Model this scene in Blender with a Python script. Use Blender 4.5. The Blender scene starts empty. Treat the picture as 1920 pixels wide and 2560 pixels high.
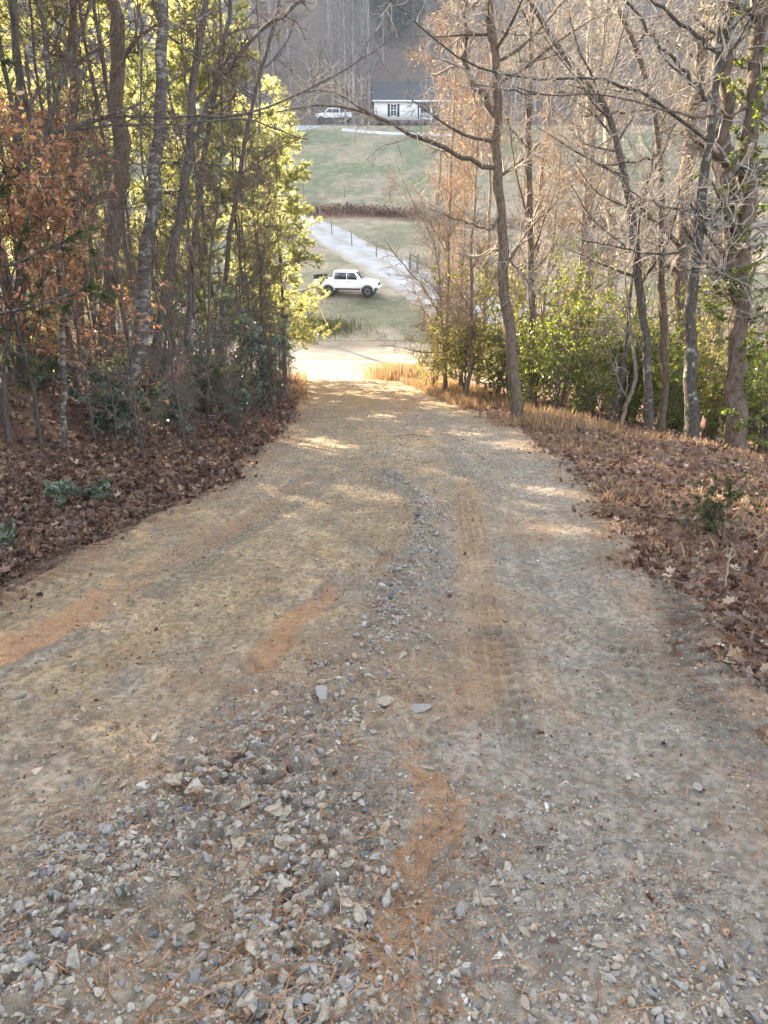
import bpy, math, numpy as np
from mathutils import Vector, Matrix
R = math.radians
rng = np.random.default_rng(11)
C = bpy.context.scene
COL = C.collection

# ------------------------------------------------------------------ camera
F, CX, CY = 1775.0, 960.0, 1280.0          # focal length and centre of the photograph in its own pixels
PITCH = R(23.7)
EYE = np.array([0.0, 0.0, 1.6])
cam = bpy.data.cameras.new('camera')
cam.sensor_fit = 'VERTICAL'; cam.sensor_height = 36; cam.lens = 36 * F / 2560
cam.clip_start = 0.05; cam.clip_end = 3000
camo = bpy.data.objects.new('camera', cam); COL.objects.link(camo)
camo.location = EYE; camo.rotation_euler = (math.pi / 2 - PITCH, 0, 0)
C.camera = camo

# ------------------------------------------------------------------ world, sun, exposure
SUN_AZ, SUN_EL = R(-34), R(22)             # azimuth measured from +Y towards +X
W = bpy.data.worlds.new('World'); C.world = W; W.use_nodes = True
wn = W.node_tree.nodes; wl = W.node_tree.links
sky = wn.new('ShaderNodeTexSky'); sky.sky_type = 'NISHITA'; sky.sun_disc = False
sky.sun_elevation = SUN_EL; sky.sun_rotation = SUN_AZ
sky.air_density = 1.0; sky.dust_density = 3.0; sky.ozone_density = 0.6
hs = wn.new('ShaderNodeHueSaturation'); hs.inputs['Saturation'].default_value = .48
wl.new(sky.outputs[0], hs.inputs['Color']); wl.new(hs.outputs[0], wn['Background'].inputs['Color'])
wn['Background'].inputs['Strength'].default_value = 0.108
sl = bpy.data.lights.new('sun', 'SUN'); sl.energy = 4.7; sl.angle = R(0.5); sl.color = (1.0, 0.82, 0.58)
so = bpy.data.objects.new('sun', sl); COL.objects.link(so)
SDIR = Vector((math.sin(SUN_AZ) * math.cos(SUN_EL), math.cos(SUN_AZ) * math.cos(SUN_EL), math.sin(SUN_EL)))
so.rotation_euler = SDIR.to_track_quat('Z', 'Y').to_euler(); so.location = (-60, 60, 60)
C.view_settings.view_transform = 'Standard'; C.view_settings.look = 'None'
C.view_settings.gamma = 1; C.view_settings.use_curve_mapping = False
C.view_settings.exposure = 3.3
C.cycles.max_bounces = 6; C.cycles.diffuse_bounces = 3; C.cycles.transmission_bounces = 4
C.cycles.volume_bounces = 0; C.cycles.glossy_bounces = 2

# ------------------------------------------------------------------ numbers
def smooth(a, b, x):
    t = np.clip((np.asarray(x, float) - a) / (b - a), 0, 1); return t * t * (3 - 2 * t)
def _hash(ix, iy, s):
    h = (ix.astype(np.int64) * 374761393 + iy.astype(np.int64) * 668265263 + s * 974711) & 0xffffffff
    h = ((h ^ (h >> 13)) * 1274126177) & 0xffffffff
    h = (h ^ (h >> 16)) & 0xffff
    return h / 65535.0
def vnoise(x, y, s=0):
    x = np.asarray(x, float); y = np.asarray(y, float)
    ix = np.floor(x); iy = np.floor(y); fx = x - ix; fy = y - iy
    fx = fx * fx * (3 - 2 * fx); fy = fy * fy * (3 - 2 * fy)
    a = _hash(ix, iy, s); b = _hash(ix + 1, iy, s); c = _hash(ix, iy + 1, s); d = _hash(ix + 1, iy + 1, s)
    return (a + (b - a) * fx) * (1 - fy) + (c + (d - c) * fx) * fy
def fbm(x, y, oct=4, s=0):
    v = 0; a = 0.5; t = 0
    for k in range(oct):
        v = v + a * vnoise(x * 2 ** k + 17.3 * k, y * 2 ** k + 5.1 * k, s + k); t += a; a *= 0.5
    return v / t

KY = np.array([-8, 0, 20, 33, 37, 44, 45.6, 47.5, 56, 66.7, 75, 84, 86, 93, 104, 114, 124, 134, 170, 230, 330])
KZ = np.array([1.45, 0, -3.64, -5.95, -6.3, -6.2, -6.75, -6.2, -4.9, -3.1, -1.7, -0.5, 0.3, 1.9, 6.6, 11.3, 11.9, 16, 40, 86, 91])
CYS = np.array([-8, 0, 4, 7, 10.5, 14.5, 23, 36, 60]); CXS = np.array([-.9, -.6, -.3, .15, .42, .25, -.6, -2.1, -5])
def zroad(y):
    y = np.asarray(y, float)
    return (np.interp(y - 1.2, KY, KZ) + np.interp(y, KY, KZ) * 2 + np.interp(y + 1.2, KY, KZ)) / 4
def xroad(y):
    y = np.asarray(y, float)
    return (np.interp(y - 1.5, CYS, CXS) + np.interp(y, CYS, CXS) + np.interp(y + 1.5, CYS, CXS)) / 3
def H(x, y):
    x = np.asarray(x, float); y = np.asarray(y, float)
    z = zroad(y)
    d = x - xroad(y)
    near = 1 - smooth(29, 37, y)
    dl = np.clip(-d - 2.3, 0, 40)
    bank = np.where(dl < 2.2, 0.13 * dl, 0.286 + 0.34 * (dl - 2.2))
    bank = np.where(dl > 9, 0.286 + .34 * 6.8 + 0.2 * (dl - 9), bank)
    dr = np.clip(d - 2.2, 0, 60)
    side = -0.05 * np.minimum(dr, 3.0) - 0.22 * np.clip(dr - 3.0, 0, 9) - 0.02 * np.clip(dr - 12, 0, 60)
    side = side + 0.10 * np.exp(-((dr - 1.0) / 0.6) ** 2) * (dr > 0)
    z = z + near * (bank + np.maximum(side, -6.3 - z))
    z = z + near * 0.10 * (fbm(x * .8, y * .8, 3, 3) - .5) * smooth(0.1, 1.2, np.maximum(dl, dr))
    far = smooth(46, 60, y)
    z = z + far * ((fbm(x * .07, y * .07, 3, 9) - .5) * 1.6) * (1 - smooth(98, 110, y) + smooth(122, 130, y))
    z = z + far * -0.03 * np.clip(x - 6, 0, 60) * (1 - smooth(80, 110, y))
    return z
FWD = np.array([0, math.cos(PITCH), -math.sin(PITCH)]); UP = np.array([0, math.sin(PITCH), math.cos(PITCH)])
def at(px, py, Z):
    return EYE + Z * (np.array([1, 0, 0]) * (px - CX) / F + UP * (CY - py) / F + FWD)
_ZS = np.concatenate([np.arange(1, 30, .02), np.arange(30, 260, .1)])
def hit(px, py):
    p = EYE + _ZS[:, None] * (np.array([1, 0, 0]) * (px - CX) / F + UP * (CY - py) / F + FWD)
    b = p[:, 2] < H(p[:, 0], p[:, 1])
    k = int(np.argmax(b)) if b.any() else len(b) - 1
    q = p[k].copy(); q[2] = H(q[0], q[1]); return q
def proj(p):
    v = p - EYE; z = v @ FWD
    return CX + F * v[..., 0] / z, CY - F * (v @ UP) / z, z
D2P = 1920 / 1659.0

# ------------------------------------------------------------------ mesh kit
class Buf:
    def __init__(s): s.v = []; s.f = []; s.t = []; s.m = []; s.n = 0
    def add(s, v, f, tint=0.5, mi=0):
        v = np.asarray(v, float).reshape(-1, 3); f = np.asarray(f, np.int64)
        s.v.append(v); s.f.append(f + s.n); s.n += len(v)
        s.t.append(np.broadcast_to(np.asarray(tint, float), (len(v),))); s.m.append(np.full(len(f), mi))
        return s
def link(o, parent=None):
    COL.objects.link(o)
    if parent: o.parent = parent
    return o
def mesh_of(buf, name, mats, smoothed=True, col=None):
    me = bpy.data.meshes.new(name)
    v = np.concatenate(buf.v); me.vertices.add(len(v)); me.vertices.foreach_set('co', v.ravel().astype(np.float32))
    lt = np.concatenate([np.full(len(f), f.shape[1]) for f in buf.f]); li = np.concatenate([f.ravel() for f in buf.f])
    ls = np.concatenate([[0], np.cumsum(lt)[:-1]])
    me.loops.add(len(li)); me.loops.foreach_set('vertex_index', li.astype(np.int32))
    me.polygons.add(len(lt)); me.polygons.foreach_set('loop_start', ls.astype(np.int32))
    if isinstance(mats, (list, tuple)):
        for m in mats: me.materials.append(m)
        me.polygons.foreach_set('material_index', np.concatenate(buf.m).astype(np.int32))
    else: me.materials.append(mats)
    me.polygons.foreach_set('use_smooth', np.full(len(lt), bool(smoothed)))
    a = me.attributes.new('tint', 'FLOAT', 'POINT'); a.data.foreach_set('value', np.concatenate(buf.t).astype(np.float32))
    if col is not None:
        a = me.attributes.new('col', 'FLOAT_COLOR', 'POINT')
        a.data.foreach_set('color', np.concatenate([col, np.ones((len(col), 1))], 1).ravel().astype(np.float32))
    me.update(calc_edges=True)
    return me
def obj(name, buf, mat, parent=None, smoothed=True, col=None):
    return link(bpy.data.objects.new(name, mesh_of(buf, name, mat, smoothed, col)), parent)
def tag(o, label=None, cat=None, group=None, kind=None):
    if label: o['label'] = label
    if cat: o['category'] = cat
    if group: o['group'] = group
    if kind: o['kind'] = kind
    return o
def thing(name, label, cat, loc, rz=0, group=None):
    o = bpy.data.objects.new(name, None); COL.objects.link(o); o.empty_display_size = .2
    o.location = loc; o.rotation_euler = (0, 0, rz)
    return tag(o, label, cat, group)
def dup(root, loc, rz=0, sc=1.0, label=None, group=None):
    r = root.copy(); COL.objects.link(r); r.location = loc; r.rotation_euler = (0, 0, rz); r.scale = (sc, sc, sc)
    if label: r['label'] = label
    if group: r['group'] = group
    for ch in list(root.children):
        c = ch.copy(); COL.objects.link(c); c.parent = r
        for g in list(ch.children):
            d = g.copy(); COL.objects.link(d); d.parent = c
    return r

def nrm(v): return v / np.maximum(np.linalg.norm(v, axis=-1, keepdims=True), 1e-9)
def tubes(P, Rr, sides):
    """P (N,K,3) centre lines, Rr (N,K) radii -> verts, quads"""
    N, K, _ = P.shape
    T = nrm(np.gradient(P, axis=1))
    ref = np.where(np.abs(nrm(P[:, -1] - P[:, 0])[:, 2:3]) < .8, np.array([[0, 0, 1.]]), np.array([[1., 0, 0]]))[:, None, :]
    A = nrm(np.cross(T, ref)); B = np.cross(T, A)
    th = np.arange(sides) * 2 * math.pi / sides
    V = P[:, :, None, :] + Rr[:, :, None, None] * (A[:, :, None, :] * np.cos(th)[None, None, :, None] + B[:, :, None, :] * np.sin(th)[None, None, :, None])
    base = (np.arange(N) * K * sides)[:, None, None] + (np.arange(K - 1) * sides)[None, :, None]
    j = np.arange(sides); j2 = (j + 1) % sides
    q = np.stack([base + j, base + j2, base + sides + j2, base + sides + j], -1)
    return V.reshape(-1, 3), q.reshape(-1, 4)
def resample(P, K):
    P = np.asarray(P, float); s = np.concatenate([[0], np.cumsum(np.linalg.norm(np.diff(P, axis=0), axis=1))])
    u = np.linspace(0, s[-1], K)
    Q = np.stack([np.interp(u, s, P[:, i]) for i in range(P.shape[1])], 1)
    for _ in range(2): Q[1:-1] = (Q[:-2] + 2 * Q[1:-1] + Q[2:]) / 4
    return Q
def branches(P, Rr, n, u0, u1, length, ang, K, wob, up, rs, rmin=.003, taper=.35, g=rng, dirbias=None, tip=0.55):
    N, Kp, _ = P.shape
    idx = np.repeat(np.arange(N), n); M = len(idx)
    u = g.uniform(u0, u1, M); f = np.clip(u * (Kp - 1), 0, Kp - 1.001); i = f.astype(int); w = (f - i)[:, None]
    st = P[idx, i] * (1 - w) + P[idx, i + 1] * w
    tn = nrm(P[idx, i + 1] - P[idx, i])
    r0 = (Rr[idx, i] * (1 - w[:, 0]) + Rr[idx, i + 1] * w[:, 0])
    pl = np.linalg.norm(P[idx, -1] - P[idx, 0], axis=1)
    rv = g.normal(size=(M, 3)); pp = nrm(np.cross(tn, rv))
    a = g.normal(ang, ang * .25, M)[:, None]
    d = np.cos(a) * tn + np.sin(a) * pp
    if dirbias is not None: d = nrm(d + np.asarray(dirbias))
    L = (length if length > 0 else -length * pl) * (1 - tip * (u - u0) / max(u1 - u0, 1e-6)) * g.uniform(.55, 1.25, M)
    out = np.empty((M, K, 3)); out[:, 0] = st; p = st.copy()
    for k in range(1, K):
        d = nrm(d + wob * g.normal(size=(M, 3)) + np.array([0, 0, up])); p = p + d * (L / (K - 1))[:, None]; out[:, k] = p
    ra = np.maximum(r0 * rs, rmin)
    rr = np.maximum(ra[:, None] * np.linspace(1, taper, K)[None], rmin * .75)
    return out, rr
def frames(D, roll):
    D = nrm(D); ref = np.where(np.abs(D[:, 2:3]) < .95, np.array([[0, 0, 1.]]), np.array([[1., 0, 0]]))
    X = nrm(np.cross(D, ref)); Z = np.cross(X, D)
    c, s = np.cos(roll)[:, None], np.sin(roll)[:, None]
    X, Z = X * c + Z * s, Z * c - X * s
    return np.stack([X, D, Z], -1)                 # columns: local x, y(along), z
def scatter(buf, tv, tf, pos, M, sc, tint, mi=0):
    N = len(pos); V = len(tv)
    sc = np.broadcast_to(np.asarray(sc, float).reshape(-1, 1) if np.ndim(sc) < 2 else sc, (N, 1 if np.ndim(sc) < 2 else 3))
    v = np.einsum('nij,nvj->nvi', M, tv[None] * sc[:, None, :]) + pos[:, None, :]
    f = tf[None] + (np.arange(N) * V)[:, None, None]
    buf.add(v.reshape(-1, 3), f.reshape(-1, tf.shape[1]), np.repeat(np.broadcast_to(tint, (N,)), V), mi)
def randrot(n, g=rng):
    q = nrm(g.normal(size=(n, 4))); w, x, y, z = q.T
    return np.stack([np.stack([1 - 2 * (y * y + z * z), 2 * (x * y - z * w), 2 * (x * z + y * w)], -1),
                     np.stack([2 * (x * y + z * w), 1 - 2 * (x * x + z * z), 2 * (y * z - x * w)], -1),
                     np.stack([2 * (x * z - y * w), 2 * (y * z + x * w), 1 - 2 * (x * x + y * y)], -1)], -2)
def box(buf, x0, x1, y0, y1, z0, z1, mi=0, tint=.5):
    v = [(x, y, z) for z in (z0, z1) for y in (y0, y1) for x in (x0, x1)]
    f = [(0, 2, 3, 1), (4, 5, 7, 6), (0, 1, 5, 4), (2, 6, 7, 3), (0, 4, 6, 2), (1, 3, 7, 5)]
    return buf.add(v, f, tint, mi)

# ------------------------------------------------------------------ materials
def mat(name):
    m = bpy.data.materials.new(name); m.use_nodes = True
    nt = m.node_tree; return m, nt.nodes, nt.links, nt.nodes['Principled BSDF'], nt.nodes['Material Output']
def ramp(nodes, stops):
    r = nodes.new('ShaderNodeValToRGB'); cr = r.color_ramp
    while len(cr.elements) < len(stops): cr.elements.new(.5)
    for e, (p, c) in zip(cr.elements, stops): e.position = p; e.color = (*c, 1)
    return r
def simple(name, col, rough=.6, metal=0, noise=0.0, scale=20, spec=.5, bump=0):
    m, n, l, b, o = mat(name)
    b.inputs['Roughness'].default_value = rough; b.inputs['Metallic'].default_value = metal
    b.inputs['Specular IOR Level'].default_value = spec
    t = n.new('ShaderNodeTexNoise'); t.inputs['Scale'].default_value = scale; t.inputs['Detail'].default_value = 5
    tc = n.new('ShaderNodeTexCoord'); l.new(tc.outputs['Object'], t.inputs['Vector'])
    k = noise
    r = ramp(n, [(.3, tuple(c * (1 - k) for c in col)), (.7, tuple(min(1, c * (1 + k)) for c in col))])
    l.new(t.outputs['Fac'], r.inputs[0]); l.new(r.outputs[0], b.inputs['Base Color'])
    if bump:
        bp = n.new('ShaderNodeBump'); bp.inputs['Strength'].default_value = bump; bp.inputs['Distance'].default_value = .02
        l.new(t.outputs['Fac'], bp.inputs['Height']); l.new(bp.outputs[0], b.inputs['Normal'])
    return m
def leafmat(name, stops, trans=.35, rough=.5, spec=.4, tcol=None):
    m, n, l, b, o = mat(name)
    a = n.new('ShaderNodeAttribute'); a.attribute_name = 'tint'
    r = ramp(n, stops); l.new(a.outputs['Fac'], r.inputs[0]); l.new(r.outputs[0], b.inputs['Base Color'])
    b.inputs['Roughness'].default_value = rough; b.inputs['Specular IOR Level'].default_value = spec
    if trans > 0:
        tr = n.new('ShaderNodeBsdfTranslucent'); mx = n.new('ShaderNodeMixShader'); mx.inputs[0].default_value = trans
        g = n.new('ShaderNodeMix'); g.data_type = 'RGBA'; g.blend_type = 'MULTIPLY'; g.inputs[0].default_value = 1
        l.new(r.outputs[0], g.inputs[6]); g.inputs[7].default_value = (*(tcol or (2.2, 2.2, 1.0)), 1); g.clamp_result = True
        l.new(g.outputs[2], tr.inputs['Color'])
        l.new(b.outputs[0], mx.inputs[1]); l.new(tr.outputs[0], mx.inputs[2]); l.new(mx.outputs[0], o.inputs['Surface'])
    return m
def bark(name, dark, light, scale=18, lichen=None, lich_amt=.6, stretch=.25, ring=False):
    m, n, l, b, o = mat(name)
    tc = n.new('ShaderNodeTexCoord'); mp = n.new('ShaderNodeMapping'); l.new(tc.outputs['Object'], mp.inputs['Vector'])
    mp.inputs['Scale'].default_value = (1, 1, stretch)
    t = n.new('ShaderNodeTexNoise'); t.inputs['Scale'].default_value = scale; t.inputs['Detail'].default_value = 6; t.inputs['Roughness'].default_value = .7
    l.new(mp.outputs[0], t.inputs['Vector'])
    r = ramp(n, [(.35, dark), (.65, light)]); l.new(t.outputs['Fac'], r.inputs[0])
    colour = r.outputs[0]
    if lichen:
        mp2 = n.new('ShaderNodeMapping'); l.new(tc.outputs['Object'], mp2.inputs['Vector'])
        mp2.inputs['Scale'].default_value = (1, 1, 2.4 if ring else .9)
        t2 = n.new('ShaderNodeTexNoise'); t2.inputs['Scale'].default_value = 6; t2.inputs['Detail'].default_value = 7; t2.inputs['Roughness'].default_value = .65
        l.new(mp2.outputs[0], t2.inputs['Vector'])
        r2 = ramp(n, [(lich_amt - .04, (0, 0, 0)), (lich_amt + .04, (1, 1, 1))]); l.new(t2.outputs['Fac'], r2.inputs[0])
        mx = n.new('ShaderNodeMix'); mx.data_type = 'RGBA'; l.new(r2.outputs[0], mx.inputs[0]); l.new(colour, mx.inputs[6]); mx.inputs[7].default_value = (*lichen, 1)
        colour = mx.outputs[2]
    l.new(colour, b.inputs['Base Color'])
    b.inputs['Roughness'].default_value = .9; b.inputs['Specular IOR Level'].default_value = .2
    bp = n.new('ShaderNodeBump'); bp.inputs['Strength'].default_value = .8; bp.inputs['Distance'].default_value = .015
    l.new(t.outputs['Fac'], bp.inputs['Height']); l.new(bp.outputs[0], b.inputs['Normal'])
    return m
def groundmat(name, sc1=2.0, sc2=30, k=.35, bump=.5, rough=.95, fine=180):
    m, n, l, b, o = mat(name)
    a = n.new('ShaderNodeAttribute'); a.attribute_name = 'col'
    tc = n.new('ShaderNodeTexCoord')
    def nz(s):
        t = n.new('ShaderNodeTexNoise'); t.inputs['Scale'].default_value = s; t.inputs['Detail'].default_value = 6; t.inputs['Roughness'].default_value = .65
        l.new(tc.outputs['Object'], t.inputs['Vector']); return t
    t1, t2, t3 = nz(sc1), nz(sc2), nz(fine)
    col = a.outputs['Color']
    for t, kk in ((t1, k), (t2, k), (t3, k * .8)):
        mr = n.new('ShaderNodeMapRange'); mr.inputs['From Min'].default_value = .3; mr.inputs['From Max'].default_value = .7
        mr.inputs['To Min'].default_value = 1 - kk; mr.inputs['To Max'].default_value = 1 + kk
        l.new(t.outputs['Fac'], mr.inputs['Value'])
        vm = n.new('ShaderNodeVectorMath'); vm.operation = 'SCALE'; l.new(col, vm.inputs[0]); l.new(mr.outputs[0], vm.inputs['Scale']); col = vm.outputs[0]
    l.new(col, b.inputs['Base Color']); b.inputs['Roughness'].default_value = rough; b.inputs['Specular IOR Level'].default_value = .2
    ad = n.new('ShaderNodeMath'); ad.operation = 'ADD'; l.new(t2.outputs['Fac'], ad.inputs[0]); l.new(t3.outputs['Fac'], ad.inputs[1])
    bp = n.new('ShaderNodeBump'); bp.inputs['Strength'].default_value = bump; bp.inputs['Distance'].default_value = .02
    l.new(ad.outputs[0], bp.inputs['Height']); l.new(bp.outputs[0], b.inputs['Normal'])
    return m

M_ground = groundmat('ground_soil', 1.1, 8, .30, .35, .95, 60)
M_road = groundmat('road_dirt', 3, 30, .2, .8, .95, 140)
M_gravelroad = groundmat('pale_gravel', 1, 12, .14, .3, .9, 60)
M_bark_birch = bark('bark_grey_lichen', (.045, .037, .031), (.115, .095, .08), 30, (.235, .215, .19), .54, .5, ring=True)
M_bark_dark = bark('bark_dark', (.042, .034, .028), (.135, .11, .092), 26, (.22, .215, .195), .62)
M_bark_brown = bark('bark_brown', (.055, .038, .026), (.17, .125, .09), 20, (.22, .20, .17), .68)
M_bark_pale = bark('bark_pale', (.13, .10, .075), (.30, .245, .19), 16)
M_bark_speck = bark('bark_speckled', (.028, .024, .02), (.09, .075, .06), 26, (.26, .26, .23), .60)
M_twig_sunlit = bark('twig_bark_sunlit', (.22, .19, .155), (.46, .40, .335), 6, stretch=1)  # twig bark paled in its colour to read as sunlit
M_twig_dark = bark('twig_bark_dark', (.07, .052, .04), (.19, .15, .125), 6, stretch=1)  # darker copy of the twig bark, made for trees in shade
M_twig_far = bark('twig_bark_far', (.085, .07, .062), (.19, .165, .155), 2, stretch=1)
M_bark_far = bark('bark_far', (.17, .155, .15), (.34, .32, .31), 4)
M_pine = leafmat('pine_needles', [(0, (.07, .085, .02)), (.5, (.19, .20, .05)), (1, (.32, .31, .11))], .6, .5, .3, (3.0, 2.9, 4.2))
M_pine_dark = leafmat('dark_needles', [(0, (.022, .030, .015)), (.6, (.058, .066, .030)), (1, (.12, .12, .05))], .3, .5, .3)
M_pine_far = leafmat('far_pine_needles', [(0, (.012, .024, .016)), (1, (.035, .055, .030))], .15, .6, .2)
M_beech = leafmat('dry_beech_leaves', [(0, (.22, .11, .06)), (.5, (.40, .22, .13)), (1, (.55, .38, .25))], .4, .6, .3, (1.5, 1.3, 1.0))
M_laurel = leafmat('laurel_leaves', [(0, (.032, .046, .030)), (.6, (.088, .112, .080)), (1, (.17, .195, .15))], .2, .30, .7)
M_ever = leafmat('evergreen_leaves', [(0, (.028, .042, .014)), (.5, (.080, .100, .030)), (1, (.17, .18, .05))], .42, .38, .5, (3.0, 3.0, .9))
M_sunbush = leafmat('honeysuckle_leaves', [(0, (.055, .07, .014)), (.5, (.13, .14, .032)), (1, (.26, .23, .085))], .5, .45, .4, (2.8, 2.6, 2.6))
M_litter = leafmat('fallen_leaf', [(0, (.05, .028, .020)), (.28, (.13, .066, .042)), (.5, (.14, .095, .072)), (.7, (.24, .14, .085)), (.85, (.28, .19, .125)), (1, (.36, .27, .19))], .12, .6, .35, (1.4, 1.1, .8))
M_drygrass = leafmat('dry_grass_blades', [(0, (.17, .10, .055)), (.5, (.28, .19, .115)), (1, (.40, .31, .20))], .3, .7, .2, (1.4, 1.3, 1.1))
M_lawn = leafmat('lawn_blades', [(0, (.07, .085, .03)), (.5, (.14, .13, .06)), (1, (.25, .20, .11))], .25, .8, .2, (1.4, 1.4, 1.0))
M_needle_litter = leafmat('fallen_needles', [(0, (.12, .05, .02)), (.6, (.24, .11, .045)), (1, (.34, .19, .10))], 0, .7, .2)
M_stone = None

# ------------------------------------------------------------------ setting: ground
def ground():
    ys = np.concatenate([np.arange(-7, 2, .3), np.arange(2, 16, .14), np.arange(16, 36, .25), np.arange(36, 60, .35), np.arange(60, 130, .8), np.arange(130, 331, 4)])
    xs = np.concatenate([np.arange(-260, -60, 5), np.arange(-60, -14, 1.2), np.arange(-14, -7, .4), np.arange(-7, 7, .16), np.arange(7, 16, .4), np.arange(16, 60, 1.2), np.arange(60, 201, 5)])
    X, Y = np.meshgrid(xs, ys); Z = H(X, Y)
    d = X - xroad(Y)
    dip = smooth(2.1, 1.75, np.abs(d)) * (Y < 40)
    Z = Z - 0.22 * dip
    n1 = fbm(X * .5, Y * .5, 4, 21)
    wood = (1 - smooth(31, 37, Y + (n1 - .5) * 6)) * np.ones_like(X)
    litter = np.stack([.095 + .06 * n1, .055 + .035 * n1, .037 + .024 * n1], -1)
    g1 = fbm(X * .22, Y * .3, 4, 33); g2 = fbm(X * 1.2, Y * 1.2, 3, 41)
    gf = smooth(.40, .62, g1 * .7 + g2 * .3)[..., None]
    lawn = gf * np.array([.125, .12, .07]) + (1 - gf) * np.array([.215, .18, .125])
    # greener house lawn
    hl = (smooth(90, 97, Y) * (1 - smooth(113, 116, Y)))[..., None]
    lawn = lawn * (1 - .6 * hl) + .6 * hl * (gf * np.array([.105, .125, .068]) + (1 - gf) * np.array([.18, .155, .10]))
    creek = np.exp(-((Y - 84.5 + 1.2 * np.sin(X * .16)) / 2.0) ** 2)[..., None]
    lawn = lawn * (1 - creek) + creek * np.array([.12, .06, .035])
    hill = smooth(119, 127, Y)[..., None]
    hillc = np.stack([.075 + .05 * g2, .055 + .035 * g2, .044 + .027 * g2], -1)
    col = wood[..., None] * litter + (1 - wood[..., None]) * (lawn * (1 - hill) + hill * hillc)
    sand = (smooth(34.2, 35.5, Y) * (1 - smooth(44.3, 45.2, Y)) * smooth(14, 9, np.abs(X + 1)))[..., None]
    col = col * (1 - sand) + sand * np.array([.165, .13, .085])
    ny, nx = X.shape
    i = np.arange(ny - 1)[:, None] * nx + np.arange(nx - 1)[None]
    q = np.stack([i, i + 1, i + nx + 1, i + nx], -1).reshape(-1, 4)
    b = Buf().add(np.stack([X, Y, Z], -1), q)
    tag(obj('ground', b, M_ground, col=col.reshape(-1, 3)), 'sloping ground with leaf litter, lawn and wooded hillside', kind='structure')
ground()

def polydist(px, py, pts):
    pts = np.asarray(pts, float); best = np.full(px.shape, 1e9)
    for a, b in zip(pts[:-1], pts[1:]):
        ab = b - a; t = np.clip(((px - a[0]) * ab[0] + (py - a[1]) * ab[1]) / (ab @ ab), 0, 1)
        best = np.minimum(best, np.hypot(px - a[0] - t * ab[0], py - a[1] - t * ab[1]))
    return best
def gline(pts):
    return np.array([hit(x * D2P, y * D2P)[:2] for x, y in pts])
CLAY_EDGE = gline([(-40, 1440), (60, 1395), (180, 1330), (300, 1255), (420, 1190), (560, 1110), (650, 1040)])
CLAY_RUT = gline([(855, 1185), (780, 1240), (700, 1300), (620, 1370), (560, 1450)])
CLAY_LOW = gline([(890, 1640), (960, 1740), (930, 1850), (870, 1950), (845, 2080), (840, 2212)])
CLAY_MID = gline([(1060, 1400), (1050, 1480), (990, 1560)])
CLAY_R2 = gline([(1010, 1040), (1015, 1150), (1030, 1260), (1050, 1340)])
DARK_R = gline([(1390, 1090), (1440, 1200), (1470, 1330), (1480, 1460), (1520, 1560), (1600, 1640)])
WINDROW = gline([(830, 1030), (900, 1090), (930, 1140), (900, 1200), (870, 1300), (830, 1400), (760, 1490), (640, 1580), (560, 1680), (400, 1790), (250, 1900), (150, 2040), (60, 2200)])
WIN_HIT = gline([(560, 1700), (650, 1800), (700, 1950), (660, 2100), (600, 2200)])
GRAV_R = gline([(1180, 1800), (1130, 1900), (1200, 2050), (1350, 2100), (1480, 2150), (1100, 2200)])
TREAD_L = gline([(-60, 1330), (60, 1290), (180, 1240)]); TREAD_R = gline([(1480, 1340), (1500, 1430), (1560, 1530), (1640, 1580)])
TRACKS = [gline(p) for p in ([(955, 940), (1000, 1040), (1020, 1150), (1050, 1300), (1080, 1450), (1115, 1620)], [(1190, 960), (1280, 1060), (1310, 1150), (1335, 1300), (1365, 1450), (1400, 1620)],
    [(1330, 995), (1400, 1100), (1440, 1250), (1470, 1400)], [(700, 1005), (560, 1110), (380, 1215), (170, 1345), (-20, 1450)], [(760, 1010), (640, 1090), (470, 1190), (340, 1285)])]
def tracks(x, y):
    """wheel tracks: how far inside a tyre's path each point lies, and the tread pressed into it"""
    w = np.zeros(np.shape(x)); tr = np.zeros(np.shape(x))
    for k, t in enumerate(TRACKS):
        dd = polydist(x, y, t); a = np.exp(-(dd / .125) ** 4) * smooth(.30, .50, fbm(x * 1.1 + k * 3, y * .8, 3, 59))
        lug = np.sin((y + (1 if k % 2 else -1) * .35 * dd) * 2 * math.pi / .095); grv = np.cos(dd * 2 * math.pi / .062)
        w = np.maximum(w, a); tr = np.where(a > .05, tr * (1 - a) + a * (.6 * smooth(-.2, .5, lug) + .4 * smooth(-.1, .6, grv)), tr)
    return w, tr
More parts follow.
